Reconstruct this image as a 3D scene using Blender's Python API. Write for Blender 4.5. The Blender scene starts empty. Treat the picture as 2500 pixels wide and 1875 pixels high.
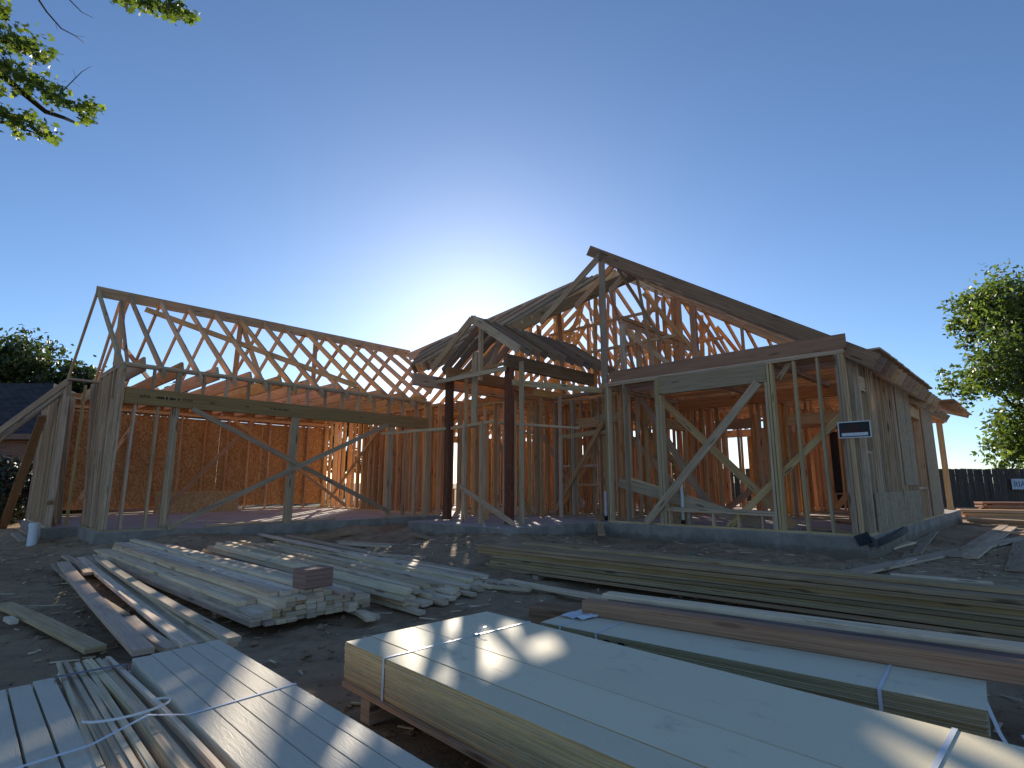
import bpy, math, random
import numpy as np
from mathutils import Vector, Matrix
random.seed(7); rng = np.random.default_rng(7)
R = math.radians
scene = bpy.context.scene
col = scene.collection

# ------------------------------------------------------------------ camera, sky, sun, exposure
CAMZ, PITCH, FPX = 1.25, R(10.15), 1345.0
cam = bpy.data.cameras.new("camera"); cam.sensor_width = 36.0; cam.lens = 36.0*FPX/2500.0
cam.clip_end = 3000; cam.clip_start = 0.05
co = bpy.data.objects.new("camera", cam); col.objects.link(co)
co.location = (0, 0, CAMZ); co.rotation_euler = (R(90)+PITCH, 0, 0)
scene.camera = co

SUN_EL, SUN_AZ = R(16.0), R(-3.8)          # azimuth from +Y towards +X
world = bpy.data.worlds.new("World"); scene.world = world; world.use_nodes = True
wn, wl = world.node_tree.nodes, world.node_tree.links
wn.clear()
sky = wn.new("ShaderNodeTexSky"); sky.sky_type = 'NISHITA'; sky.sun_disc = False
sky.sun_elevation = SUN_EL; sky.sun_rotation = SUN_AZ
sky.altitude = 0; sky.air_density = 0.8; sky.dust_density = 0.22; sky.ozone_density = 3.8
bg = wn.new("ShaderNodeBackground"); bg.inputs[1].default_value = 0.10
out = wn.new("ShaderNodeOutputWorld")
wl.new(sky.outputs[0], bg.inputs[0]); wl.new(bg.outputs[0], out.inputs[0])

sun = bpy.data.lights.new("sun", 'SUN'); sun.energy = 5.0; sun.angle = R(0.53); sun.color = (1.0, 0.9, 0.74)
so = bpy.data.objects.new("sun", sun); col.objects.link(so)
sd = Vector((math.sin(SUN_AZ)*math.cos(SUN_EL), math.cos(SUN_AZ)*math.cos(SUN_EL), math.sin(SUN_EL)))
so.rotation_euler = sd.to_track_quat('Z', 'Y').to_euler(); so.location = (0, 30, 20)

scene.view_settings.view_transform = 'Standard'; scene.view_settings.look = 'None'
scene.view_settings.gamma = 1.0; scene.view_settings.exposure = 0.74
scene.render.engine = 'CYCLES'
scene.cycles.use_denoising = True
scene.cycles.max_bounces = 8; scene.cycles.diffuse_bounces = 5; scene.cycles.transparent_max_bounces = 8

# ------------------------------------------------------------------ coordinates
AU = R(44.0)
U = Vector((math.sin(AU), math.cos(AU), 0)); W = Vector((-math.cos(AU), math.sin(AU), 0)); Z = Vector((0, 0, 1))
SLAB = 0.45
HA = Vector((-6.663, 9.193, SLAB))          # house origin: near left corner of the garage slab, top of slab
def H(u, w, z=0.0): return HA + U*u + W*w + Z*z
def at(x, y, z):
    """point of the height z seen at x, y of the 2500 px wide photograph"""
    a = x-1250.0; b = 937.5-y
    d = Vector((a, FPX*math.cos(PITCH)-b*math.sin(PITCH), FPX*math.sin(PITCH)+b*math.cos(PITCH)))
    t = (z-CAMZ)/d.z
    return Vector((d.x*t, d.y*t, z))
def ss(a, b, x):
    t = min(1, max(0, (x-a)/(b-a))); return t*t*(3-2*t)
def gz(x, y):
    z = 0.11*ss(5.5, 9.5, y)
    d = math.hypot((x+0.6)/2.6, (y-9.6)/1.5); z += 0.13*math.exp(-d*d*1.2)
    d = math.hypot((x-2.6)/1.6, (y-9.0)/1.0); z += 0.07*math.exp(-d*d)
    return z

# ------------------------------------------------------------------ mesh collector
class MB:
    def __init__(s): s.v=[]; s.f=[]; s.uv=[]; s.var=[]; s.mi=[]; s.mats=[]
    def mat(s, m):
        if m not in s.mats: s.mats.append(m)
        return s.mats.index(m)
    def face(s, idx, uvs, var, mi): s.f.append(idx); s.uv.extend(uvs); s.var.append(var); s.mi.append(mi)
    def board(s, a, b, wd, th, m, up=None, n=1, bow=0.0, sag=0.0, twist=0.0, ch=0.0, var=None, cut0=0.0, cut1=0.0):
        """box from a to b; wd measured along up, th across; n segments may bow sideways / sag"""
        a = Vector(a); b = Vector(b); d = (b-a); L = d.length; d = d/L
        if up is None: up = Vector((0,0,1)) if abs(d.z) < 0.9 else Vector((1,0,0))
        up = Vector(up); side = d.cross(up).normalized(); up = side.cross(d).normalized()
        mi = s.mat(m); var = random.random() if var is None else var
        o = random.random()*40; o2 = random.random()*40
        h, w2 = wd/2, th/2
        if ch > 0:
            prof = [(-w2,-h+ch),(-w2,h-ch),(-w2+ch,h),(w2-ch,h),(w2,h-ch),(w2,-h+ch),(w2-ch,-h),(-w2+ch,-h)]
        else:
            prof = [(-w2,-h),(-w2,h),(w2,h),(w2,-h)]
        k = len(prof); base = len(s.v)
        per = [0.0]
        for i in range(k):
            p, q = prof[i], prof[(i+1) % k]; per.append(per[-1]+math.hypot(p[0]-q[0], p[1]-q[1]))
        for j in range(n+1):
            t = j/n; c = a + d*(L*t) + side*(bow*math.sin(math.pi*t)) - up*(sag*math.sin(math.pi*t))
            an = twist*(t-0.5); ca, sa = math.cos(an), math.sin(an)
            for (x, y) in prof:
                e = 0.0
                if j == 0: e = cut0*y
                if j == n: e = -cut1*y
                s.v.append(tuple(c + side*(x*ca-y*sa) + up*(x*sa+y*ca) + d*e))
        for j in range(n):
            u0, u1 = o+L*j/n, o+L*(j+1)/n
            for i in range(k):
                i2 = (i+1) % k
                s.face((base+j*k+i, base+j*k+i2, base+(j+1)*k+i2, base+(j+1)*k+i),
                       ((u0,o2+per[i]),(u0,o2+per[i+1]),(u1,o2+per[i+1]),(u1,o2+per[i])), var, mi)
        s.face(tuple(base+i for i in reversed(range(k))), [(o+p[0]*.3, o2+p[1]*2) for p in reversed(prof)], var, mi)
        s.face(tuple(base+n*k+i for i in range(k)), [(o+p[0]*.3, o2+p[1]*2) for p in prof], var, mi)
        return s
    def prism(s, pts, z0, z1, m, var=0.5):
        """vertical prism on a ccw outline of (x, y)"""
        mi = s.mat(m); b = len(s.v); n = len(pts)
        for z in (z0, z1):
            for p in pts: s.v.append((p[0], p[1], z))
        o = random.random()*9
        s.face(tuple(range(b+n-1, b-1, -1)), [(pts[i][0], pts[i][1]) for i in reversed(range(n))], var, mi)
        s.face(tuple(range(b+n, b+2*n)), [(p[0], p[1]) for p in pts], var, mi)
        L = 0
        for i in range(n):
            j = (i+1) % n; l = math.hypot(pts[i][0]-pts[j][0], pts[i][1]-pts[j][1])
            s.face((b+i, b+j, b+n+j, b+n+i), ((o+L,z0),(o+L+l,z0),(o+L+l,z1),(o+L,z1)), var, mi); L += l
        return s
    def tube(s, pts, radii, m, n=8, var=0.5, cap=True):
        mi = s.mat(m); b0 = len(s.v); L = 0
        P = [Vector(p) for p in pts]
        for j, p in enumerate(P):
            d = (P[min(j+1, len(P)-1)]-P[max(j-1, 0)]).normalized()
            x = d.cross(Vector((0,0,1)) if abs(d.z) < .95 else Vector((1,0,0))).normalized(); y = d.cross(x)
            r = radii[j] if hasattr(radii, '__len__') else radii
            for i in range(n):
                a = 2*math.pi*i/n; s.v.append(tuple(p + x*(r*math.cos(a)) + y*(r*math.sin(a))))
        for j in range(len(P)-1):
            l = (P[j+1]-P[j]).length
            for i in range(n):
                i2 = (i+1) % n
                s.face((b0+j*n+i, b0+(j+1)*n+i, b0+(j+1)*n+i2, b0+j*n+i2),
                       ((L,i*.1),(L+l,i*.1),(L+l,(i+1)*.1),(L,(i+1)*.1)), var, mi)
            L += l
        if cap:
            s.face(tuple(b0+i for i in range(n)), [(0,0)]*n, var, mi)
            s.face(tuple(b0+(len(P)-1)*n+i for i in reversed(range(n))), [(0,0)]*n, var, mi)
        return s
    def quad(s, p, m, var=0.5, uvs=None):
        mi = s.mat(m); b = len(s.v); s.v.extend(tuple(q) for q in p)
        s.face(tuple(range(b, b+len(p))), uvs or [(q[0], q[1]) for q in p], var, mi); return s
    def merge(s, o):
        b = len(s.v); s.v += o.v; s.uv += o.uv; s.var += o.var
        mm = [s.mat(m) for m in o.mats]; s.mi += [mm[i] for i in o.mi]
        s.f += [tuple(i+b for i in f) for f in o.f]
    def build(s, name, parent=None, smooth=False, local=None):
        me = bpy.data.meshes.new(name)
        v = s.v
        if local is not None: v = [tuple(Vector(p)-local) for p in v]
        me.from_pydata(v, [], s.f); me.update()
        uvl = me.uv_layers.new(name="UVMap"); uvl.data.foreach_set("uv", np.array(s.uv, dtype=np.float32).ravel())
        at_ = me.attributes.new("var", 'FLOAT', 'FACE'); at_.data.foreach_set("value", np.array(s.var, dtype=np.float32))
        for m in s.mats: me.materials.append(M[m])
        me.polygons.foreach_set("material_index", np.array(s.mi, dtype=np.int32))
        if smooth: me.polygons.foreach_set("use_smooth", np.ones(len(s.f), dtype=bool))
        ob = bpy.data.objects.new(name, me); col.objects.link(ob)
        if parent is not None: ob.parent = parent
        if local is not None and parent is None: ob.location = local
        return ob

def tag(o, label=None, cat=None, group=None, kind=None):
    if label: o["label"] = label
    if cat: o["category"] = cat
    if group: o["group"] = group
    if kind: o["kind"] = kind
    return o
def empty(name, loc=(0,0,0), rz=0.0):
    o = bpy.data.objects.new(name, None); col.objects.link(o); o.location = loc; o.rotation_euler = (0,0,rz)
    o.empty_display_size = 0.2; return o

# ------------------------------------------------------------------ materials
M = {}
class NT:
    def __init__(s, name):
        s.m = bpy.data.materials.new(name); s.m.use_nodes = True; s.t = s.m.node_tree; s.t.nodes.clear()
        s.out = s.n("ShaderNodeOutputMaterial")
    def n(s, t, **k):
        x = s.t.nodes.new(t)
        for a, b in k.items(): setattr(x, a, b)
        return x
    def l(s, a, b): s.t.links.new(a, b)
    def mix(s, f, a, b, mode='MIX'):
        x = s.n("ShaderNodeMix", data_type='RGBA', blend_type=mode)
        for sock, v in ((x.inputs[0], f), (x.inputs[6], a), (x.inputs[7], b)):
            if isinstance(v, (int, float)): sock.default_value = v
            elif isinstance(v, tuple): sock.default_value = (*v, 1) if len(v) == 3 else v
            else: s.l(v, sock)
        return x.outputs[2]
    def math(s, op, a, b=0.0, c=0.0, clamp=False):
        x = s.n("ShaderNodeMath", operation=op, use_clamp=clamp)
        for i, v in enumerate((a, b, c)):
            if isinstance(v, (int, float)): x.inputs[i].default_value = v
            else: s.l(v, x.inputs[i])
        return x.outputs[0]
    def ramp(s, f, a, b):
        x = s.n("ShaderNodeMapRange", interpolation_type='SMOOTHSTEP'); s.l(f, x.inputs[0])
        x.inputs[1].default_value = a; x.inputs[2].default_value = b; return x.outputs[0]
    def noise(s, vec, scale, detail=3, rough=.55, dist=0.0):
        x = s.n("ShaderNodeTexNoise"); s.l(vec, x.inputs['Vector']); x.inputs['Scale'].default_value = scale
        x.inputs['Detail'].default_value = detail; x.inputs['Roughness'].default_value = rough; x.inputs['Distortion'].default_value = dist
        return x.outputs[0]
    def vscale(s, vec, sc, off=None):
        x = s.n("ShaderNodeMapping"); s.l(vec, x.inputs[0]); x.inputs['Scale'].default_value = sc
        if off is not None: s.l(off, x.inputs['Location'])
        return x.outputs[0]
    def uv(s): return s.n("ShaderNodeUVMap", uv_map="UVMap").outputs[0]
    def obj(s): return s.n("ShaderNodeTexCoord").outputs['Object']
    def var(s): return s.n("ShaderNodeAttribute", attribute_name="var").outputs['Fac']
    def finish(s, color, rough=0.8, bump=None, bs=0.3, bd=0.01, spec=0.25, metal=0.0):
        p = s.n("ShaderNodeBsdfPrincipled")
        if isinstance(color, tuple): p.inputs['Base Color'].default_value = (*color, 1)
        else: s.l(color, p.inputs['Base Color'])
        if isinstance(rough, (int, float)): p.inputs['Roughness'].default_value = rough
        else: s.l(rough, p.inputs['Roughness'])
        p.inputs['Specular IOR Level'].default_value = spec; p.inputs['Metallic'].default_value = metal
        if bump is not None:
            b = s.n("ShaderNodeBump"); b.inputs['Strength'].default_value = bs; b.inputs['Distance'].default_value = bd
            s.l(bump, b.inputs['Height']); s.l(b.outputs[0], p.inputs['Normal'])
        s.l(p.outputs[0], s.out.inputs[0]); return p

def wood(name, c0, c1, c2, knot=(.10,.05,.025), kn=1.0, grey=0.0, rough=.78, bs=.25, smear=0.0):
    t = NT(name); uv = t.uv(); var = t.var()
    g = t.noise(t.vscale(uv, (1.6, 70, 1)), 1.0, 5, .6, .4)
    g2 = t.noise(t.vscale(uv, (.55, 9, 1)), 1.0, 3, .5, 1.2)
    g3 = t.noise(t.vscale(uv, (6, 8, 1)), 1.0, 3, .6)
    c = t.mix(t.ramp(g2, .32, .68), c0, c1)
    c = t.mix(t.math('MULTIPLY', t.ramp(g, .42, .66), .85), c, c2)
    c = t.mix(t.math('MULTIPLY', t.ramp(g3, .5, .75), .18), c, (.30,.25,.19))
    k = t.n("ShaderNodeTexVoronoi"); t.l(t.vscale(uv, (1.5, 9, 1)), k.inputs['Vector']); k.inputs['Scale'].default_value = 1.0
    kd = t.math('MULTIPLY', t.math('SUBTRACT', 1.0, t.ramp(k.outputs['Distance'], .08, .20)), kn)
    c = t.mix(t.math('MULTIPLY', kd, .8), c, knot)
    if smear > 0:
        d = t.noise(t.vscale(uv, (1.1, 3, 1)), 1.0, 5, .7)
        c = t.mix(t.math('MULTIPLY', t.ramp(d, .52, .70), smear), c, (.11,.09,.07))
    hs = t.n("ShaderNodeHueSaturation"); t.l(c, hs.inputs['Color'])
    t.l(t.math('MULTIPLY_ADD', var, .50, .74), hs.inputs['Value'])
    v2 = t.math('FRACT', t.math('MULTIPLY', var, 7.31))
    t.l(t.math('MULTIPLY_ADD', v2, .28, .82-grey), hs.inputs['Saturation'])
    t.l(t.math('MULTIPLY_ADD', t.math('FRACT', t.math('MULTIPLY', var, 3.7)), .022, .482), hs.inputs['Hue'])
    t.finish(hs.outputs[0], rough, g, bs, .004, .2)
    M[name] = t.m
wood('framing', (.56,.355,.175), (.66,.45,.24), (.41,.245,.11))
wood('framing_warm', (.58,.345,.155), (.67,.43,.21), (.43,.235,.095))  # framing tinted more orange; the glow of bounced light indoors put into the colour
wood('aged', (.27,.17,.095), (.34,.225,.13), (.19,.115,.065), knot=(.06,.04,.025))
wood('weathered', (.50,.335,.175), (.60,.425,.24), (.33,.205,.10), grey=.08, smear=.3)
wood('white_pine', (.72,.535,.32), (.80,.63,.41), (.56,.39,.21), kn=.8, grey=.06, smear=.4)
wood('treated', (.38,.25,.105), (.46,.315,.145), (.27,.17,.07), knot=(.10,.07,.03), smear=.25)
wood('treated_green', (.46,.345,.175), (.54,.42,.23), (.36,.26,.125), kn=.8)
wood('cedar', (.37,.18,.085), (.44,.235,.12), (.27,.125,.055), kn=.7)
wood('dark_cedar', (.16,.062,.034), (.22,.095,.05), (.105,.04,.024), kn=.5)
wood('laminated', (.31,.185,.075), (.37,.23,.10), (.24,.135,.05), kn=0.0)
wood('pinkish', (.60,.41,.27), (.66,.48,.34), (.49,.31,.19), kn=.5, smear=.35)
wood('block', (.26,.14,.08), (.34,.20,.12), (.17,.09,.05), kn=.4)
wood('purple_side', (.24,.18,.165), (.30,.23,.21), (.18,.14,.13), kn=.3)
wood('lath', (.76,.60,.37), (.82,.69,.47), (.62,.45,.25), kn=.2, smear=.15)
wood('fence_wood', (.060,.046,.034), (.085,.066,.05), (.04,.03,.024), kn=.3, grey=.2)

def osb(name, a, b, c_):
    t = NT(name); uv = t.uv()
    n1 = t.n("ShaderNodeTexVoronoi"); t.l(t.vscale(uv, (22, 60, 1)), n1.inputs['Vector']); n1.inputs['Scale'].default_value = 1
    n2 = t.n("ShaderNodeTexVoronoi"); t.l(t.vscale(uv, (60, 20, 1)), n2.inputs['Vector']); n2.inputs['Scale'].default_value = 1
    sp = t.n("ShaderNodeSeparateColor"); t.l(n1.outputs['Color'], sp.inputs[0])
    sp2 = t.n("ShaderNodeSeparateColor"); t.l(n2.outputs['Color'], sp2.inputs[0])
    c = t.mix(sp.outputs[0], tuple(x*.85 for x in a), b); c = t.mix(t.ramp(sp2.outputs[0], .5, .85), c, c_)
    big = t.noise(uv, 1.3, 3); c = t.mix(t.math('MULTIPLY', t.ramp(big, .4, .7), .25), c, a)
    t.finish(c, .8, sp.outputs[0], .2, .004); M[name] = t.m
osb('osb', (.34,.155,.052), (.50,.25,.095), (.58,.34,.15))  # strand board whose orange includes the interior glow, put into the colour
osb('osb_grey', (.26,.195,.125), (.36,.275,.18), (.42,.33,.225))
osb('osb_pale', (.40,.25,.11), (.52,.34,.17), (.58,.41,.22))

def plain(name, c, rough=.7, spec=.3, nz=.12, sc=6.0, bump=.15, c2=None, bd=.004):
    t = NT(name); p = t.obj(); n = t.noise(p, sc, 5, .6); n2 = t.noise(p, sc*9, 3, .6)
    cc = t.mix(t.ramp(n, .35, .7), c, c2 or tuple(x*(1-nz*2) for x in c))
    cc = t.mix(t.math('MULTIPLY', t.ramp(n2, .4, .7), nz), cc, tuple(x*.5 for x in c))
    t.finish(cc, rough, n2, bump, bd, spec); M[name] = t.m
def m_conc():
    t = NT('concrete_side'); uv = t.uv(); p = t.obj()
    a = t.noise(p, 2.2, 5, .65); st = t.noise(t.vscale(uv, (5, .6, 1)), 1.0, 4, .6); f = t.noise(p, 38, 4, .7); md = t.noise(p, 6, 5, .7)
    sx = t.n("ShaderNodeSeparateXYZ"); t.l(uv, sx.inputs[0])
    c = t.mix(t.ramp(a, .35, .65), (.36,.315,.265), (.24,.21,.18)); c = t.mix(t.math('MULTIPLY', t.ramp(st, .45, .7), .45), c, (.17,.15,.13))
    c = t.mix(t.math('MULTIPLY', t.ramp(f, .58, .75), .5), c, (.11,.10,.09))
    line = t.math('LESS_THAN', t.math('ABSOLUTE', t.math('ADD', sx.outputs[1], .19)), .004); c = t.mix(t.math('MULTIPLY', line, .5), c, (.12,.11,.10))
    low = t.ramp(t.math('SUBTRACT', t.math('MULTIPLY_ADD', md, .45, -.36), sx.outputs[1]), .0, .10); c = t.mix(t.math('MULTIPLY', low, .75), c, (.19,.135,.09))
    h = t.math('ADD', t.math('MULTIPLY', f, .6), a); t.finish(c, .9, h, .6, .012, .2); M['concrete_side'] = t.m
m_conc()
plain('concrete_top', (.50,.42,.38), .85, .2, .12, 1.4, .2, c2=(.41,.34,.31))
plain('strap_white', (.74,.76,.80), .4, .4, .05)
plain('strap_blue', (.10,.12,.17), .4, .4, .05)
plain('pvc', (.72,.74,.78), .35, .5, .04, 8, .02)
plain('black_ink', (.015,.014,.013), .8, .2, .1)
plain('red_ink', (.16,.008,.012), .6, .3, .1)
plain('sign_white', (.70,.71,.74), .5, .4, .08)
plain('sign_black', (.008,.008,.009), .45, .4, .1)
plain('sign_blue', (.04,.12,.25), .6, .3, .1)
plain('sign_board', (.50,.55,.60), .5, .4, .15)
plain('house_wrap', (.035,.04,.06), .5, .3, .2)
plain('green_paint', (.05,.30,.17), .6, .3, .15)
plain('gutter', (.20,.12,.09), .6, .3, .1)
plain('bark', (.10,.075,.055), .9, .1, .3, 9, .8)
plain('black_pipe', (.02,.02,.022), .5, .3, .1)
plain('metal', (.45,.46,.48), .35, .5, .05)
plain('membrane', (.03,.035,.045), .55, .3, .2, bump=.4)

def m_siding():
    t = NT('siding'); uv = t.uv()
    g = t.noise(t.vscale(uv, (9, 70, 1)), 1.0, 4, .65, 1.5); sp = t.noise(t.vscale(uv, (300, 300, 1)), 1.0, 2, .5)
    b = t.noise(uv, 2.0, 3)
    c = t.mix(t.ramp(g, .35, .7), (.64,.55,.415), (.70,.61,.47))
    c = t.mix(t.math('MULTIPLY', t.ramp(sp, .55, .7), .4), c, (.44,.385,.30))
    c = t.mix(t.math('MULTIPLY', t.ramp(b, .45, .7), .2), c, (.50,.44,.35))
    hs = t.n("ShaderNodeHueSaturation"); t.l(c, hs.inputs['Color']); t.l(t.math('MULTIPLY_ADD', t.var(), .16, .92), hs.inputs['Value'])
    t.finish(hs.outputs[0], .6, g, .8, .003, .35); M['siding'] = t.m
m_siding()
def m_panel(name, top, spk, edge):
    t = NT(name); uv = t.uv(); geo = t.n("ShaderNodeNewGeometry")
    sx = t.n("ShaderNodeSeparateXYZ"); t.l(geo.outputs['Normal'], sx.inputs[0])
    up = t.ramp(sx.outputs[2], .6, .8)
    sp = t.noise(t.vscale(uv, (160, 160, 1)), 1.0, 3, .6); b = t.noise(uv, 1.7, 5, .65)
    st = t.noise(t.vscale(uv, (3.2, 14, 1)), 1.0, 3, .6)
    c = t.mix(t.math('MULTIPLY', t.ramp(sp, .45, .7), .5), top, spk)
    c = t.mix(t.math('MULTIPLY', t.ramp(b, .5, .75), .25), c, tuple(x*.8 for x in top))
    c = t.mix(t.math('MULTIPLY', t.ramp(st, .64, .78), .45), c, (.24,.215,.18)); mud = t.noise(t.vscale(uv, (2.4, 3.1, 1)), 1.0, 6, .75); c = t.mix(t.math('MULTIPLY', t.ramp(mud, .58, .70), .35), c, (.30,.24,.17))
    e = t.noise(t.vscale(uv, (2.2, 90, 1)), 1.0, 4, .6); e2 = t.noise(t.vscale(uv, (7, 7, 1)), 1.0, 3)
    ec = t.mix(t.ramp(e, .35, .7), edge, tuple(x*.62 for x in edge)); ec = t.mix(t.math('MULTIPLY', t.ramp(e2, .5, .75), .3), ec, tuple(x*.5 for x in edge))
    c = t.mix(up, ec, c)
    hs = t.n("ShaderNodeHueSaturation"); t.l(c, hs.inputs['Color']); t.l(t.math('MULTIPLY_ADD', t.var(), .2, .9), hs.inputs['Value'])
    t.finish(hs.outputs[0], .7, sp, .25, .002, .3); M[name] = t.m
m_panel('panel_cream', (.80,.69,.475), (.62,.535,.37), (.74,.49,.22))
m_panel('panel_pale', (.80,.70,.50), (.60,.52,.37), (.46,.36,.18))

def m_dirt():
    t = NT('dirt'); p = t.obj()
    a = t.noise(p, .55, 5, .6); b = t.noise(p, 4.5, 6, .65); c_ = t.noise(p, 26, 5, .7); d = t.noise(t.vscale(p, (1.2, 7, 1)), 2.2, 4, .6, .8)
    c = t.mix(t.ramp(a, .35, .68), (.36,.235,.14), (.48,.335,.21))
    c = t.mix(t.math('MULTIPLY', t.ramp(b, .42, .68), .65), c, (.21,.14,.088))
    c = t.mix(t.math('MULTIPLY', t.ramp(c_, .55, .72), .6), c, (.42,.325,.235))
    h = t.math('ADD', t.math('MULTIPLY', b, .6), t.math('MULTIPLY', c_, .4)); h = t.math('ADD', h, t.math('MULTIPLY', d, .4))
    t.finish(c, .95, h, .9, .05, .12); M['dirt'] = t.m
m_dirt()
def m_grass():
    t = NT('far_turf'); p = t.obj(); a = t.noise(p, .3, 5, .6); b = t.noise(p, 8, 4, .7)
    c = t.mix(t.ramp(a, .4, .65), (.06,.075,.03), (.12,.10,.06)); c = t.mix(t.math('MULTIPLY', b, .5), c, (.05,.045,.03))
    t.finish(c, .95, b, .6, .05, .1); M['far_turf'] = t.m
m_grass()
def m_brick():
    t = NT('brick'); uv = t.uv(); b = t.n("ShaderNodeTexBrick"); t.l(uv, b.inputs['Vector'])
    b.inputs['Scale'].default_value = 1.0; b.inputs['Brick Width'].default_value = .22; b.inputs['Row Height'].default_value = .075
    b.inputs['Mortar Size'].default_value = .008
    b.inputs['Color1'].default_value = (.22,.10,.07,1); b.inputs['Color2'].default_value = (.30,.16,.11,1); b.inputs['Mortar'].default_value = (.30,.26,.22,1)
    n = t.noise(uv, 3, 4); c = t.mix(t.math('MULTIPLY', n, .5), b.outputs[0], (.14,.07,.055))
    t.finish(c, .9, b.outputs[1], -.3, .01, .15); M['brick'] = t.m
m_brick()
def m_shingle():
    t = NT('shingle'); uv = t.uv(); b = t.n("ShaderNodeTexBrick"); t.l(uv, b.inputs['Vector'])
    b.inputs['Scale'].default_value = 1.0; b.inputs['Brick Width'].default_value = .33; b.inputs['Row Height'].default_value = .145
    b.inputs['Mortar Size'].default_value = .012; b.inputs['Bias'].default_value = -.1
    b.inputs['Color1'].default_value = (.055,.043,.045,1); b.inputs['Color2'].default_value = (.105,.082,.08,1); b.inputs['Mortar'].default_value = (.02,.017,.018,1)
    n = t.noise(uv, 22, 3); c = t.mix(t.math('MULTIPLY', n, .4), b.outputs[0], (.05,.04,.04))
    t.finish(c, .95, b.outputs[1], -.4, .02, .1); M['shingle'] = t.m
m_shingle()
def m_leaf(name, a, b, c_, tr=.45):
    t = NT(name); var = t.var()
    c = t.mix(t.ramp(var, .0, .6), a, b); c = t.mix(t.ramp(var, .75, 1.0), c, c_)
    d = t.n("ShaderNodeBsdfPrincipled"); t.l(c, d.inputs['Base Color']); d.inputs['Roughness'].default_value = .5; d.inputs['Specular IOR Level'].default_value = .4
    tl = t.n("ShaderNodeBsdfTranslucent"); t.l(t.mix(1.0, c, (1.6,1.75,.7), 'MULTIPLY'), tl.inputs[0])
    mx = t.n("ShaderNodeMixShader"); mx.inputs[0].default_value = tr
    t.l(d.outputs[0], mx.inputs[1]); t.l(tl.outputs[0], mx.inputs[2]); t.l(mx.outputs[0], t.out.inputs[0]); M[name] = t.m
m_leaf('maple_leaf', (.06,.085,.022), (.11,.15,.035), (.22,.25,.06))
m_leaf('tree_leaf', (.05,.075,.028), (.10,.135,.045), (.17,.20,.07))
m_leaf('oak_leaf', (.028,.042,.018), (.055,.075,.03), (.095,.11,.05), .3)
m_leaf('hedge_leaf', (.010,.014,.007), (.018,.024,.012), (.03,.036,.018), .15)

# ------------------------------------------------------------------ ground
def fbm(x, y, oct, seed):
    r = np.random.default_rng(seed); z = np.zeros_like(x); amp = 1.0
    for o in range(oct):
        for k in range(5):
            a = r.uniform(0, 2*np.pi); f = 2.0**o*r.uniform(.7, 1.4); ph = r.uniform(0, 6.28, 2)
            z += amp*np.sin((x*np.cos(a)+y*np.sin(a))*f+ph[0]+1.3*np.sin((y*np.cos(a)-x*np.sin(a))*f*.8+ph[1]))/5
        amp *= .55
    return z
def ground():
    def axis(lo, hi, flo, fhi, step):
        mid = np.arange(flo, fhi, step); n = 26
        a = flo-np.geomspace(.12, flo-lo, n)[::-1]; b = fhi+np.geomspace(.12, hi-fhi, n)
        return np.concatenate([a, mid, b])
    xs = axis(-600, 600, -9.5, 9.5, .06); ys = axis(-60, 1200, 1.2, 14, .06)
    X, Y = np.meshgrid(xs, ys)
    s = np.clip((Y-5.5)/4, 0, 1); zz = .11*s*s*(3-2*s)
    zz += .13*np.exp(-(((X+.6)/2.6)**2+((Y-9.6)/1.5)**2)*1.2) + .07*np.exp(-(((X-2.6)/1.6)**2+((Y-9.0)/1.0)**2))
    out_ = [(-.6,6.5),(-.6,1.7),(-.06,1.7),(-.06,-.06),(6.75,-.06),(6.75,-1.25),(5.05,-1.35),(5.05,-4.25),(7.62,-4.25),(7.62,-9.12),(17.0,-9.12)]
    P_ = [HA+U*a+W*b for a,b in out_]; dm = np.full_like(X, 99.)
    for p_, q_ in zip(P_[:-1], P_[1:]):
        ex, ey = q_.x-p_.x, q_.y-p_.y; t_ = np.clip(((X-p_.x)*ex+(Y-p_.y)*ey)/(ex*ex+ey*ey), 0, 1)
        dm = np.minimum(dm, np.hypot(X-p_.x-t_*ex, Y-p_.y-t_*ey))
    nb = fbm(X*1.1+3, Y*1.1, 3, 21)
    zz += (.11+.06*nb)*np.exp(-(dm/.5)**2)*np.clip(1.25-X/7, .35, 1.6)
    near = np.clip(1-(np.hypot(X, Y-6)-9)/6, 0, 1)
    n1 = fbm(X*1.3, Y*2.0, 3, 3); n2 = fbm(X*6, Y*9, 4, 5)
    zz += near*(.028*n1+.024*n2) - .02
    # tyre ruts along the frontage
    zz -= near*.035*np.exp(-((Y+.32*X-4.7)/.12)**2)*(.6+.4*np.sin(X*5)) + near*.03*np.exp(-((Y-.25*X-7.4)/.1)**2)
    ny, nx = X.shape
    V = np.stack([X.ravel(), Y.ravel(), zz.ravel()], 1)
    i = np.arange((ny-1)*nx).reshape(ny-1, nx)[:, :-1].ravel()
    F = np.stack([i, i+1, i+nx+1, i+nx], 1)
    me = bpy.data.meshes.new("ground"); me.vertices.add(len(V)); me.vertices.foreach_set("co", V.ravel().astype(np.float32))
    me.loops.add(F.size); me.loops.foreach_set("vertex_index", F.ravel().astype(np.int32))
    me.polygons.add(len(F)); me.polygons.foreach_set("loop_start", np.arange(0, F.size, 4, dtype=np.int32))
    me.polygons.foreach_set("use_smooth", np.ones(len(F), dtype=bool))
    me.update(calc_edges=True); me.materials.append(M['dirt'])
    o = bpy.data.objects.new("ground", me); col.objects.link(o)
    tag(o, "bare churned brown dirt of the building plot", "ground", kind="structure")
    return xs, ys, zz
GX, GY, GZ = ground()
mb = MB(); mb.quad([(-590,28.4,.10),(590,28.4,.10),(590,1150,.10),(-590,1150,.10)],'far_turf'); tag(mb.build("grass_field"), "dull green grass beyond the dark fence", "grass field", kind="structure")
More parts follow.
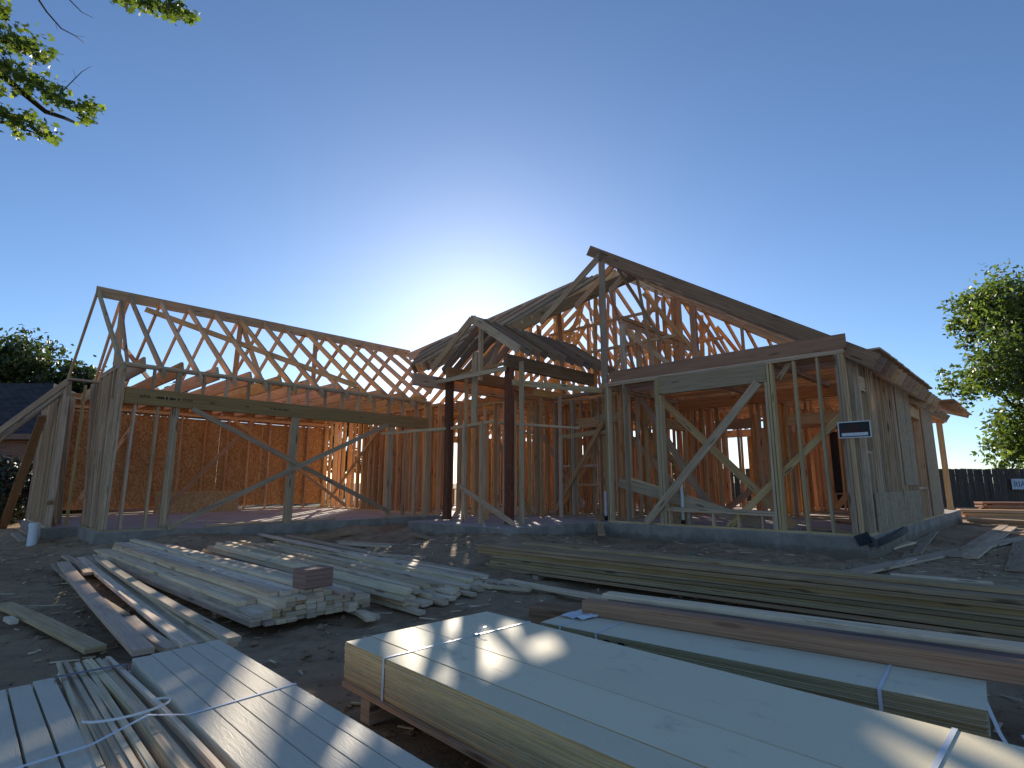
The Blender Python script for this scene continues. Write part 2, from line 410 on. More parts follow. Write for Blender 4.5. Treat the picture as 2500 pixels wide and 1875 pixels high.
def gh(x, y):
    i = int(np.clip(np.searchsorted(GX, x)-1, 0, len(GX)-2)); j = int(np.clip(np.searchsorted(GY, y)-1, 0, len(GY)-2))
    return float(max(GZ[j,i], GZ[j,i+1], GZ[j+1,i], GZ[j+1,i+1]))

def clods():
    mb_v = []; mb_f = []; base = np.array([(1,0,0),(-1,0,0),(0,1,0),(0,-1,0),(0,0,1),(0,0,-1)], float)
    faces = [(0,2,4),(2,1,4),(1,3,4),(3,0,4),(2,0,5),(1,2,5),(3,1,5),(0,3,5)]
    k = 0
    while k < 5200:
        x = random.uniform(-9, 9); y = 1.8+9.5*random.random()**1.3
        if abs(x) > .98*y+.6: continue
        r = min(.05, .006+.009*random.expovariate(1.0))
        p = base*np.array([r*random.uniform(.7,1.5), r*random.uniform(.7,1.5), r*random.uniform(.4,.9)])*rng.uniform(.7,1.3,(6,1))
        a = random.random()*6.28; c, s = math.cos(a), math.sin(a)
        p = p @ np.array([[c,s,0],[-s,c,0],[0,0,1]]) + np.array([x, y, gh(x,y)])
        mb_v.append(p); mb_f += [tuple(6*k+i for i in f) for f in faces]; k += 1
    V = np.concatenate(mb_v); me = bpy.data.meshes.new("dirt_clods"); me.from_pydata(V.tolist(), [], mb_f); me.update()
    me.materials.append(M['dirt']); o = bpy.data.objects.new("dirt_clods", me); col.objects.link(o)
    tag(o, "crumbs and clods of dry soil scattered over the dirt plot", "soil clods", kind="stuff")
clods()
def splinters():
    mb = MB(); k = 0
    while k < 520:
        x = random.uniform(-8, 9); y = 2.5+8.0*random.random()
        if abs(x) > .98*y: continue
        a = random.random()*3.14; L = random.uniform(.03, .09)+.12*random.random()**3; z = gh(x, y)+.006
        d = Vector((math.cos(a), math.sin(a), random.uniform(-.1,.1)))*L
        mb.board(Vector((x,y,z))-d*.5, Vector((x,y,z))+d*.5, random.uniform(.004,.008), random.uniform(.006,.025), 'lath'); k += 1
    tag(mb.build("wood_splinters"), "small wood chips and splinters lying on the dirt", "wood chips", kind="stuff")
splinters()

# ------------------------------------------------------------------ the timber frame house
house = empty("house_frame", HA, R(90)-AU)
tag(house, "unfinished timber framed house with open rafters standing on a concrete slab", "house")
members = {}
def score(a, b, w):
    A_, B_ = H(*a), H(*b); r = []
    for p in (A_, B_):
        q = p-Vector((0,0,CAMZ)); f = q.y*math.cos(PITCH)+q.z*math.sin(PITCH); f = max(f, .5)
        r.append((q.x/f, (-q.y*math.sin(PITCH)+q.z*math.cos(PITCH))/f, f))
    L = math.hypot(r[0][0]-r[1][0], r[0][1]-r[1][1]); return L*w/((r[0][2]+r[1][2])/2)**1.6
def mem(kind, a, b, wd, th, m='framing', up=None, bonus=1.0, **k):
    mb = MB(); j = lambda p: Vector(p)+Vector((random.gauss(0,.003), random.gauss(0,.003), random.gauss(0,.002)))
    mb.board(j(a), j(b), wd, th, m, up, **k)
    members.setdefault(kind, []).append((score(a, b, max(wd, th))*bonus, mb)); return mb
X_, Y_, Zv = Vector((1,0,0)), Vector((0,1,0)), Vector((0,0,1))
H0 = 2.85                                   # top of the double plate
def wall(p, q, m='framing', top=H0, spacing=.406, skip=(), plates=True, depth=.089, sole='treated_green', start=0.0, off=0.0, single=False):
    """stud wall from p to q (u, w); skip: list of (from, to, sill, head) along the wall"""
    p = Vector((*p, 0)); q = Vector((*q, 0)); d = q-p; L = d.length; d /= L; nrm = Vector((-d.y, d.x, 0))
    P = lambda t, z: p + d*t + Zv*z
    if plates:
        mem('sole_plate', P(0,.021), P(L,.021), .036, depth, sole)
        mem('top_plate', P(0,top-.021), P(L,top-.021), .036, depth, m)
        if not single: mem('top_plate', P(.0,top-.061), P(L,top-.061), .036, depth, m)
    zt = top-.081 if not single else top-.041
    t = start
    ts = []
    while t < L-.03: ts.append(t+.019); t += spacing
    ts.append(L-.019)
    for s_ in skip: ts += [s_[0]-.06, s_[1]+.06]
    for t in sorted(ts):
        inside = [s_ for s_ in skip if s_[0]-.04 < t < s_[1]+.04]
        if inside:
            s_ = inside[0]
            if s_[2] > .15: mem('cripple_stud', P(t,.041), P(t,s_[2]-.04), depth, .038, m, up=nrm)
            if zt-s_[3] > .36: mem('cripple_stud', P(t,s_[3]+.25), P(t,zt), depth, .038, m, up=nrm)
        else:
            tw = random.gauss(0,.012)
            mem('stud', P(t,.041), P(t+random.gauss(0,.004),zt), depth, .038, m, up=nrm, n=3, bow=random.gauss(0,.006), sag=random.gauss(0,.004), twist=tw)
    for s_ in skip:
        for e in (-.02, 0): pass
        mem('stud', P(s_[0]-.02,.041), P(s_[0]-.02,s_[3]), depth, .036, m, up=nrm); mem('stud', P(s_[1]+.02,.041), P(s_[1]+.02,s_[3]), depth, .036, m, up=nrm)
        mem('header', P(s_[0]-.04,s_[3]+.12), P(s_[1]+.04,s_[3]+.12), .24, depth*.97, m)
        if s_[2] > .15: mem('window_sill', P(s_[0],s_[2]-.02), P(s_[1],s_[2]-.02), .038, depth, m)

# --- slab
def slab():
    mb = MB()
    outl = [(-.06,-.06),(6.75,-.06),(6.75,-1.25),(5.05,-1.35),(5.05,-4.25),(7.62,-4.25),(7.62,-9.12),(19.4,-9.12),(19.4,4.1),(7.1,4.1),(7.1,7.0),(-.06,7.0),(-.06,4.95),(-.55,4.95),(-.55,1.75),(-.06,1.75)]
    mb.prism(outl, -.62, 0, 'concrete_side')
    top = MB(); e = .004
    top.prism(outl, .0, .004, 'concrete_top')
    s = mb.build("foundation_slab", house); top.build("slab_surface", s)
slab()
# --- garage
wall((.045,.09),(.045,1.75),'weathered')
wall((-.45,1.80),(-.45,4.9),'weathered',top=2.68,skip=[(2.0,2.6,.9,2.1)])
mem('top_plate',(-.47,1.8,2.70),(.09,1.8,2.70),.036,.14,'weathered'); mem('stud',(-.2,1.8,.04),(-.2,1.8,2.62),.089,.038,'framing_warm',up=Y_)
wall((.045,4.9),(.045,6.3),'framing')
for k in range(9): mem('stud',(.045,.2+.17*k,.04),(.045,.25+.3*k,2.76),.089,.038,'weathered',up=X_)
for k in range(11): mem('stud',(-.45,1.9+.27*k,.04),(-.45,1.9+.27*k,2.6),.089,.038,'weathered',up=X_)
# front wall of the garage: plates, cripples over the long laminated header
mem('top_plate',(0,.045,H0-.021),(6.62,.045,H0-.021),.036,.089,'weathered'); mem('top_plate',(0,.045,H0-.061),(6.62,.045,H0-.061),.036,.089,'weathered')
LV0, LV1 = 2.125, 2.40
lvl = mem('garage_header',(.10,-.002,(LV0+LV1)/2),(6.5,-.002,(LV0+LV1)/2),LV1-LV0,.09,'laminated',var=.5)
for k in range(1,16): mem('cripple_stud',(.406*k+.1,.045,LV1),(.406*k+.1,.045,H0-.081),.038,.089,'weathered',up=X_)
for u,dd in ((.022,.15),(.06,.15),(.27,.089),(.62,.089)): mem('stud',(u,.045+(dd-.089)/2,.041),(u,.045+(dd-.089)/2,LV0 if u>.1 else H0-.08),dd,.038,'weathered',up=Y_,bonus=2)
for u in (.85,.89,.93): mem('stud',(u,.05,.041),(u,.05,LV0),.10,.038,'weathered',up=Y_,bonus=2)
for u in (.88,.92): mem('cripple_stud',(u,.045,LV1),(u,.045,H0-.081),.089,.038,'weathered',up=Y_)
for u in (5.42,5.46,5.50): mem('stud',(u,.05,.041),(u,.05,LV0),.10,.038,'weathered',up=Y_,bonus=2)
for u in (5.88,6.18,6.22,6.52,6.56,6.60): mem('stud',(u,.05,.041),(u,.05,LV0 if u<6.5 else H0-.08),.089,.038,'weathered',up=Y_)
mem('sole_plate',(0,.045,.021),(.96,.045,.021),.036,.089,'treated_green'); mem('sole_plate',(5.36,.045,.021),(6.7,.045,.021),.036,.089,'treated_green')
mem('temporary_post',(3.05,-.03,.0),(3.09,-.02,LV0+.05),.16,.05,'weathered',up=X_,bonus=3)
mem('temporary_post',(3.05,.04,.0),(3.09,.05,LV0-.02),.10,.05,'framing',up=X_)
mem('brace',(1.13,-.08,2.13),(5.42,-.08,.14),.089,.038,'weathered',bonus=3)
mem('brace',(.93,-.12,.03),(5.30,-.06,2.14),.089,.038,'weathered',bonus=3)
# back wall with sheathing coloured orange for the glow of light indoors, right wall
wall((.0,6.1),(7.0,6.1),'framing_warm',top=2.72,start=.2,spacing=.61)
sh = MB()
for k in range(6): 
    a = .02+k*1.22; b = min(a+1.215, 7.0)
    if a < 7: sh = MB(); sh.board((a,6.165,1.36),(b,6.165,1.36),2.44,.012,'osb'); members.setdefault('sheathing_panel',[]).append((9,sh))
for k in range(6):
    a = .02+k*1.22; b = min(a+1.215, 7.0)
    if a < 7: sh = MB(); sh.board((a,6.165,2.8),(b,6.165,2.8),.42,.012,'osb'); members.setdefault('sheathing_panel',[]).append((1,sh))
wall((7.0,.1),(7.0,6.1),'framing',spacing=.30)
wall((7.14,.1),(7.14,6.1),'framing_warm',spacing=.45,start=.15)
for a,b in (((.55,5.9,.4),(1.45,5.9,2.25)),((2.1,5.0,.06),(4.2,5.0,2.55)),((3.6,5.2,2.6),(6.4,3.6,.15)),((6.85,5.4,.3),(6.85,2.4,2.6))): mem('brace',a,b,.089,.038,'framing_warm')
# ceiling joists across the garage
for k in range(11):
    u = .35+.61*k; mem('ceiling_joist',(u,.10,H0+.02),(u,6.08,H0+.02),.27,.04,'framing_warm',cut0=.6)
mem('ceiling_joist',(.2,3.0,H0-.02),(6.9,3.0,H0-.02),.04,.09,'framing')
# roof of the garage: ridge along u at w 3.45
RW, RZ, S = 3.45, 5.05, .64
mem('ridge_board',(-.02,RW,RZ-.10),(4.2,RW,RZ-.10),.235,.038,'framing',bonus=5); mem('ridge_board',(4.2,RW,RZ-.10),(8.35,RW,RZ-.10),.235,.038,'framing',bonus=5)
for k in range(14):
    u = .0+.597*k+.02; zt = RZ-.09
    mm = 'weathered' if k < 1 else 'framing'
    lo = -.16
    if u > 6.4: lo = (u-6.4)*.95
    if lo < RW-.3: mem('rafter',(u,lo,RZ-.09-S*(RW-lo)),(u,RW-.02,zt),.125,.038,mm,n=3,sag=random.gauss(.006,.004),bonus=3)
    mem('rafter',(u,7.25,RZ-.09-S*(7.25-RW)),(u,RW+.02,zt),.125,.038,mm,n=3,sag=random.gauss(.006,.004),bonus=2)
for a,b in (((.45,RW+.05,RZ-.2),(.40,1.55,H0+.1)),((.5,RW,RZ-.2),(.5,3.3,H0)),((.45,RW+.1,RZ-.25),(.4,5.2,H0+.1)),((.9,RW-.2,RZ-.35),(4.6,.25,H0+.18)),((.75,RW+1.1,RZ-.95),(2.3,6.5,H0+.2)),
            ((3.05,RW,RZ-.2),(3.0,3.45,H0)),((3.1,RW+.06,RZ-.2),(3.7,3.0,H0+.05)),((5.1,RW,RZ-.2),(5.1,3.45,H0))):
    mem('brace',a,b,.12,.038,'framing_warm' if a[0]>2 else 'framing',bonus=2)
mem('top_plate',(.1,6.1,H0+.02),(6.9,6.1,H0+.02),.036,.12,'framing')
# long props leaning outwards from the left wall
for a,b in (((-.47,1.74,2.66),(-3.03,5.6,-.40)),((-.47,2.15,2.55),(-2.8,5.2,-.40))): mem('prop',a,b,.12,.038,'weathered',bonus=4)
mem('prop',(-.54,3.86,2.18),(-.60,8.2,-.36),.17,.038,'aged',up=X_,bonus=4)
pq = at(134,1316,.17)-HA; pu, pw = pq.dot(U), pq.dot(W)
for k in range(2): mem('prop',(pu+.05*k,pw+.03*k,-.30),(-.50+.05*k,1.70+.03*k,2.6 if k else .5),.075,.04,'weathered',up=X_,bonus=4)
# --- porch in the inner corner
for (u,w) in ((5.80,-1.72),(5.84,-3.55)):
    mb = MB(); mb.board((u,w,.02),(u,w,3.08),.145,.145,'dark_cedar',up=X_,ch=.006); members.setdefault('porch_post',[]).append((9,mb))
for w in (-1.72,-3.55): mem('porch_beam',(5.72,w,3.22),(8.7,w,3.22),.28,.10,'aged' if w<-2 else 'cedar',bonus=5)
mem('porch_beam',(5.0,-1.45,3.02),(8.6,-1.45,3.02),.26,.09,'framing_warm',bonus=5)
PZ, PW = 4.26, -2.84
mem('ridge_board',(5.42,PW,PZ-.10),(9.0,PW,PZ-.10),.18,.038,'framing')
for k,u in enumerate((5.45,5.78,6.05,6.35,6.65,6.95,7.25,7.55,7.85,8.15,8.45,8.75)):
    for sgn in (-1,1):
        lo = 1.34 if k < 3 else 1.27
        if sgn > 0 and u > 7.0: continue
        mem('rafter',(u,PW+sgn*lo,PZ-.08-.66*lo),(u,PW+sgn*.02,PZ-.08),.16,.038,'weathered' if k<1 else 'aged',bonus=6 if k<2 else 1)
mem('brace',(5.62,-1.40,3.03),(5.66,-3.62,3.04),.089,.038,'weathered',bonus=5); mem('brace',(5.95,-1.5,3.16),(5.9,-3.4,3.22),.07,.038,'framing',bonus=4)
mem('brace',(5.70,PW,2.9),(5.70,PW,PZ-.2),.09,.06,'framing',up=X_,bonus=4); mem('brace',(5.9,PW+.1,3.1),(6.4,PW,PZ-.3),.09,.038,'framing')
mem('temporary_post',(5.9,-2.45,1.95),(5.9,-2.45,3.6),.16,.05,'weathered',up=Y_,bonus=5)
for (u,w,h) in ((5.75,-2.30,2.05),(5.55,-3.05,2.02),(6.1,-1.95,3.1),(5.95,-3.78,3.2),(6.5,-2.2,2.0)): mem('temporary_post',(u,w,.01),(u,w,h),.089,.045,'weathered' if w<-2.2 else 'framing',up=Y_,bonus=4)
mem('brace',(5.80,-1.2,1.95),(5.80,-3.15,2.03),.06,.038,'framing',bonus=3); mem('brace',(5.9,-3.2,2.0),(7.9,-3.7,2.0),.05,.09,'framing',bonus=2); mem('brace',(5.75,-1.7,1.98),(5.0,-.3,1.9),.06,.04,'weathered',bonus=3)
mem('brace',(5.62,-2.35,.72),(5.45,-4.05,.06),.089,.038,'weathered',bonus=4)
mem('brace',(5.83,-3.6,2.78),(7.9,-4.35,2.78),.12,.038,'weathered',bonus=4)
# --- entrance walls behind the porch
wall((7.75,-.1),(7.75,-1.9),'framing',skip=[],spacing=.35)
wall((8.8,-4.45),(8.8,-2.3),'framing',skip=[(.7,1.5,.0,2.1)],spacing=.33)
for w in (-2.35,-2.9,-2.95,-3.7): mem('stud',(8.72,w,.04),(8.72,w,2.8),.089,.038,'weathered',up=X_,bonus=2)
mem('header',(8.75,-4.4,2.28),(8.75,-3.6,2.28),.22,.09,'weathered'); mem('brace',(8.7,-2.6,1.9),(8.7,-4.0,1.98),.12,.04,'weathered'); mem('top_plate',(8.6,-2.3,2.88),(8.6,-4.55,2.9),.07,.12,'weathered')
wall((7.9,-1.9),(12.0,-1.9),'framing_warm',spacing=.33)
wall((8.7,-.2),(8.7,3.9),'framing_warm',spacing=.38); wall((7.3,2.0),(12.0,2.0),'framing_warm',spacing=.40); wall((9.6,-4.4),(9.6,-2.0),'framing_warm',spacing=.38); wall((11.2,-4.4),(11.2,.5),'framing_warm',skip=[(2.,2.9,0,2.1)],spacing=.40); wall((13.4,-2.9),(13.4,3.9),'framing_warm',skip=[(2.,2.9,0,2.1)],spacing=.41); wall((9.2,-7.0),(11.0,-7.0),'framing_warm',spacing=.5,plates=False,off=0) if False else None
for (u,w,h) in ((7.9,-2.6,2.8),(8.0,-3.1,2.8),(7.85,-1.2,2.8),(8.3,-.7,2.8),(8.35,-2.0,2.8),(9.0,-2.7,2.8),(9.05,-3.3,2.8),(7.3,-.9,2.8),(7.35,-.3,2.8)): mem('stud',(u,w,.02),(u,w,h),.089,.038,random.choice(('framing','weathered','framing_warm')),up=random.choice((X_,Y_)),bonus=1.5)
for a,b in (((8.2,-.6,2.3),(8.2,-1.9,.1)),((8.6,-2.4,.1),(8.6,-3.9,2.2)),((9.1,-1.2,2.6),(9.1,-2.9,.2))): mem('brace',a,b,.10,.038,'framing')
for w0,w1,z in ((-2.4,-3.6,1.2),(-2.4,-4.3,.75),(-.2,-1.8,2.1)): mem('header',(8.82,w0,z),(8.82,w1,z),.05,.08,'framing')
wall((10.5,-4.5),(10.5,-.2),'framing_warm',skip=[(1.5,2.4,0,2.1)],spacing=.35)
wall((9.2,.2),(9.2,4.0),'framing_warm',spacing=.4); wall((7.1,4.0),(16.6,4.0),'framing',skip=[(3.,4.5,.6,2.2),(6.,7.5,.6,2.2)])
wall((12.0,-1.9),(12.0,4.0),'framing_warm',skip=[(2,3,0,2.1)],spacing=.4); wall((12.0,.6),(16.6,.6),'framing_warm',skip=[(1.5,2.4,0,2.1)])
wall((16.6,-9.0),(16.6,4.0),'framing',skip=[(1.0,2.6,.5,2.3),(4.4,6.2,.2,2.3),(8,9.6,.5,2.3)])
for a,b in (((9.5,-1.8,.1),(9.5,-3.9,2.6)),((9.6,-3.2,2.7),(9.6,-5.4,.4)),((9.9,-3.6,2.75),(9.9,-5.9,.2)),((10.3,-1.0,.1),(10.3,-2.6,2.0))): mem('brace',a,b,.13,.038,'framing_warm')
# --- right wing
FU = 7.80
mem('sole_plate',(FU,-9.04,.021),(FU,-4.55,.021),.036,.13,'treated_green')
mem('top_plate',(FU,-9.06,H0+.02),(FU,-4.52,H0+.02),.036,.13,'weathered'); mem('top_plate',(FU,-9.06,H0-.019),(FU,-4.52,H0-.019),.036,.13,'weathered')
zt = H0-.04
for w in (-4.56,-4.60,-5.0): mem('stud',(FU,w,.04),(FU,w,zt),.13,.038,'treated_green',up=X_,bonus=2)
for w in (-5.74,-5.78): mem('stud',(FU,w,.04),(FU,w,zt),.13,.038,'treated_green',up=X_,bonus=2)
mem('stud',(FU,-5.83,.04),(FU,-5.83,2.5),.14,.045,'treated_green',up=X_,bonus=2)
mem('header',(FU-.03,-5.80,2.675),(FU-.03,-7.86,2.675),.33,.09,'treated_green',bonus=5)
mem('cripple_stud',(FU-.08,-5.80,2.33),(FU-.08,-5.80,2.84),.045,.05,'treated_green',up=X_,bonus=3)
for w in (-7.84,-7.89,-7.94): mem('stud',(FU,w,.04),(FU,w,2.5 if w>-7.86 else zt),.13,.04,'treated_green',up=X_,bonus=2)
for w in (-8.30,-8.66): mem('stud',(FU,w,.04),(FU,w,zt),.09,.038,'treated_green',up=X_,bonus=2,bow=.01,n=3)
for w in (-8.94,-8.985,-9.03): mem('stud',(FU,w,.04),(FU,w,zt),.14,.04,'weathered',up=X_,bonus=3)
mem('window_sill',(FU,-5.86,.33),(FU,-7.82,.31),.038,.13,'weathered'); mem('window_sill',(FU,-5.86,.29),(FU,-7.82,.27),.038,.13,'weathered')
for w in (-5.9,-6.3,-6.75,-7.2,-7.6,-7.79): mem('cripple_stud',(FU,w,.04),(FU,w,.27),.089,.038,'weathered',up=X_)
mem('rim_board',(FU-.05,-9.1,H0+.16),(FU-.05,-4.7,H0+.16),.24,.04,'cedar',bonus=5)
mem('brace',(FU-.12,-5.45,.03),(FU-.12,-7.73,2.50),.14,.038,'weathered',bonus=4); mem('brace',(FU+.12,-6.95,.02),(FU+.12,-9.0,1.95),.11,.038,'framing',bonus=3)
mem('brace',(FU+.06,-8.02,2.55),(FU+.06,-8.25,2.82),.09,.038,'weathered')
wall((7.95,-9.04),(15.9,-9.04),'weathered',depth=.13,skip=[(.45,.9,1.3,2.3),(4.9,6.0,.7,2.25)],spacing=.35)
for k in range(9): mem('stud',(8.75+.42*k,-9.06,.04),(8.75+.42*k,-9.06,2.76),.13,.038,'weathered',up=Y_)
sh = MB(); sh.board((8.5,-9.115,.33),(12.6,-9.115,.33),.62,.012,'osb_grey'); members['sheathing_panel'].append((5,sh))
sh = MB(); sh.board((11.2,-9.115,1.75),(12.75,-9.115,1.75),2.0,.012,'osb_grey'); members['sheathing_panel'].append((4,sh))
sh = MB(); sh.board((14.2,-9.115,1.4),(15.9,-9.115,1.4),2.7,.012,'osb_grey'); members['sheathing_panel'].append((4,sh))
wall((7.9,-4.55),(13.6,-4.55),'framing_warm',skip=[(2.4,3.3,0,2.1)],spacing=.36)
wall((11.6,-9.0),(11.6,-4.6),'framing_warm',skip=[(1.0,2.0,0,2.1),(2.9,3.7,0,2.1)],spacing=.41)
wall((12.6,-9.0),(12.6,-4.6),'framing_warm',skip=[(1.2,2.1,0,2.1)],spacing=.36)
wall((11.0,-6.5),(16.5,-6.5),'framing_warm',skip=[(2.2,3.,0,2.1)],spacing=.42)
wall((14.3,-9.0),(14.3,-3.0),'framing_warm',skip=[(2.8,3.7,0,2.1)],spacing=.42)
wall((13.2,-3.0),(16.6,-3.0),'framing_warm',spacing=.42)
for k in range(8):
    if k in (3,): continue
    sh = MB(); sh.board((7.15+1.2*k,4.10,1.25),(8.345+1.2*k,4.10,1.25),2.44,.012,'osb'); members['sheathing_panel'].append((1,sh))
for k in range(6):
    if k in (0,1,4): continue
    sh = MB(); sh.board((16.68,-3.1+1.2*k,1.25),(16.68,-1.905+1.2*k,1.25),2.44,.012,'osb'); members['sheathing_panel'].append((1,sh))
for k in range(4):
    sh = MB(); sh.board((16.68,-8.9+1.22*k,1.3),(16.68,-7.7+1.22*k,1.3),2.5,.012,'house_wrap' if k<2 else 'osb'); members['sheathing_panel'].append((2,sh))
for a,b in (((8.4,-5.3,2.7),(8.4,-7.9,.05)),((8.9,-4.7,2.7),(8.9,-6.3,.1)),((11.8,-5.2,.1),(11.8,-8.6,2.6)),((12.4,-7.6,2.6),(12.4,-8.8,.1)),((15.0,-6.9,.1),(15.0,-8.9,2.6)),((9.4,-8.95,.8),(11.6,-8.95,2.7))): mem('brace',a,b,.14,.038,'framing_warm',bonus=2)
# bay ceiling: joists along w, glulam beam behind
for k in range(8): mem('ceiling_joist',(8.15+.33*k,-9.0,H0+.09),(8.15+.33*k,-4.5,H0+.09),.17,.038,'framing_warm',bonus=2)
mem('ceiling_joist',(10.95,-9.0,2.72),(10.95,-4.6,2.72),.26,.09,'framing_warm',bonus=2)
mem('ceiling_joist',(7.9,-7.95,H0+.05),(11.0,-8.0,H0+.05),.2,.09,'framing_warm'); mem('ceiling_joist',(7.9,-6.4,H0-.02),(11,-6.4,H0-.02),.1,.09,'framing_warm')
for k in range(9): mem('ceiling_joist',(11.5+.61*k,-9.0,H0+.1),(11.5+.61*k,-.5,H0+.1),.18,.038,'framing_warm')
for k in range(19): mem('ceiling_joist',(7.8 if k>3 else 8.9,-4.1+.41*k,H0+.1),(16.5,-4.1+.41*k,H0+.1),.18,.038,'framing_warm')
# --- main roof
Z0 = 3.02; SR = .65                          # underside line of the roof planes at the eaves
UE, UE2, WE, WE2 = 4.9, 16.7, -9.06, 4.0
GW, GZ_ = -4.5, 5.92
zW = lambda w: Z0-.02+SR*(w-WE)
zU = lambda u: 2.93+SR*(u-UE)
zU2 = lambda u: 2.93+SR*(UE2-u)
zW2 = lambda w: 2.93+SR*(WE2-w)
RU, RPZ = 10.8, 6.80
mem('ridge_board',(FU-.1,GW,GZ_-.11),(11.0,GW,GZ_-.11),.235,.038,'aged',bonus=5); mem('ridge_board',(11.0,GW,GZ_-.11),(14.2,GW,GZ_-.11),.235,.038,'framing',bonus=3)
for k in range(16):
    u = FU+.02+.42*k
    w0 = WE-.42
    mem('rafter',(u,w0,zW(w0)-.10),(u,GW-.02+(.36 if k==0 else 0),GZ_-.10+(.36*SR if k==0 else 0)),.235,.038,'aged' if k<3 else 'framing',bonus=6)
for k in range(9):                            # tails carried past the wall further back, roughly trimmed boards on them
    u = 8.0+.55*k; mem('fascia_board',(u,WE-.30,zW(WE-.30)+.06),(u+.55,WE-.34,zW(WE-.34)+.05),.03,.30,'weathered',bonus=2)
for k in range(7):
    u = 12.9+.6*k; w0 = WE-.35; mem('rafter',(u,w0,zW(w0)-.30),(u,WE+2.0,zW(WE+2.0)-.35),.16,.038,'framing')
# valley, jacks of the front gable on its left side
vu = lambda t: (UE+.2+t, .05-t, zU(UE+.2+t)-.02)
mem('valley_rafter',vu(.85),vu(4.45),.27,.045,'aged',bonus=6)
for k,u in enumerate((FU+.02,FU+.62,FU+1.22)):
    t = u-UE-.2; w1 = .05-t; mem('jack_rafter',(u,w1,GZ_-.09-SR*(w1-GW)),(u,GW+.03,GZ_-.09),.15,.038,'weathered' if k==0 else 'framing',bonus=6)
mem('king_post',(FU+.02,GW,H0+.03),(FU+.02,GW,GZ_-.2),.14,.05,'weathered',up=Y_,bonus=6)
mem('brace',(8.38,-4.46,5.86),(8.42,-5.6,3.72),.09,.038,'aged',up=X_,bonus=5)
# -u slope between the valley and the far hip
for k in range(26):
    w = 1.6-.18*k
    tlow = .05-w; ulow = UE+.2+tlow if tlow > .9 else UE+1.1+max(0,w-.05)*1.0
    utop = min(RU, RU-max(0, w+1.95))
    if utop > ulow+.3: mem('rafter',(ulow,w,zU(ulow)-.06),(utop,w,zU(utop)-.06),.24,.038,'framing' if k%3 else 'aged',bonus=5)
mem('hip_rafter',(UE+2.2,1.75,zU(UE+2.2)),(RU,-1.95,zU(RU)),.22,.045,'framing',bonus=5)
mem('ridge_board',(RU,-1.9,RPZ-.1),(RU,-2.95,RPZ-.1),.2,.038,'framing')
mem('hip_rafter',(RU,-1.95,RPZ-.1),(UE2-.2,WE2-.1,zU2(UE2-.2)),.22,.045,'framing')
mem('hip_rafter',(RU,-2.95,RPZ-.1),(UE2-.2,WE+.2,zU2(UE2-.2)),.22,.045,'framing')
# +u slope (far side)
for k in range(30):
    w = -8.4+.41*k
    d = max(0, -2.95-w, w+1.95); ut = RU+d*(UE2-.2-RU)/(6.1 if w < -2 else 5.95)
    if ut < UE2-.5: mem('rafter',(UE2+.35,w,zU2(UE2+.35)-.09),(ut,w,zU2(ut)-.09),.14,.038,'framing',bonus=1.6)
# +w slope (far left side)
for k in range(23):
    u = 7.4+.41*k
    if u < RU: wt = -1.95+(RU-u)
    else: wt = -1.95+(u-RU)
    if wt < WE2-.5: mem('rafter',(u,WE2+.3,zW2(WE2+.3)-.09),(u,wt,zW2(wt)-.09),.14,.038,'framing',bonus=1.3)
# struts and purlins inside the roof
def roofz(u, w): return min(zU(u), zU2(u), zW(w), zW2(w), RPZ)-.1
for (u,w) in ((9.3,-2.2),(9.6,-3.3),(10.4,-4.4),(11.3,-4.5),(12.2,-4.5),(13.1,-4.5),(14.0,-4.5),(11.4,-2.0),(12.3,-1.0),(8.9,-1.1),(12.6,-3.2),(13.8,-2.2),(10.9,-.6),(9.9,-5.6),(11.0,-6.3),(9.0,-3.4),(9.9,-1.5),(10.6,-3.0),(11.8,-3.9),(12.9,-2.0),(14.6,-3.4),(10.2,.3),(11.7,.6),(13.3,-.4),(9.4,-.4),(8.5,-.4),(12.6,-4.5)):
    z = min(roofz(u,w), GZ_-.2 if w < -3.9 else 99); mem('strut',(u,w,H0+.05),(u+random.gauss(0,.06),w+random.gauss(0,.06),z),.12,.038,'framing' if random.random()<.5 else 'framing_warm',up=X_ if random.random()<.5 else Y_,bonus=1.5)
for k in range(16):
    u = random.uniform(9.2,14.6); w = random.uniform(-5.2,.2); z = min(roofz(u,w), GZ_-.25)
    mem('strut',(u,w,H0+.05),(u+random.gauss(0,.05),w+random.gauss(0,.05),z),.089,.038,random.choice(('framing','framing_warm','weathered')),up=random.choice((X_,Y_)),bonus=1.3)
for k in range(10):
    u = random.uniform(9.2,13.6); w = random.uniform(-4.6,.0); z = min(roofz(u,w), GZ_-.25)
    mem('brace',(u+random.uniform(-1.4,1.4),w+random.uniform(-1.6,1.6),H0+.05),(u,w,z),.089,.038,random.choice(('framing','framing_warm')),bonus=1.2)
mem('purlin',(8.6,-4.5,4.55),(12.45,-4.5,4.52),.09,.038,'framing_warm',bonus=4); mem('purlin',(8.6,-4.46,4.45),(12.4,-4.46,4.42),.14,.038,'framing',bonus=3)
for u in (8.62,9.3,10.0,10.75,11.5,12.3): mem('strut',(u,-4.48,H0+.03),(u,-4.48,4.4),.14,.05 if u<9 else .038,'weathered' if u<9 else 'framing',up=Y_,bonus=4 if u<9 else 1.5)
mem('purlin',(9.5,-1.6,4.86),(9.5,-4.95,4.86),.07,.038,'framing_warm',bonus=2); mem('purlin',(9.0,-2.2,4.0),(9.0,-5.6,4.0),.07,.038,'framing',bonus=2); mem('purlin',(12.5,.5,4.7),(12.5,-5.2,4.7),.09,.038,'framing')
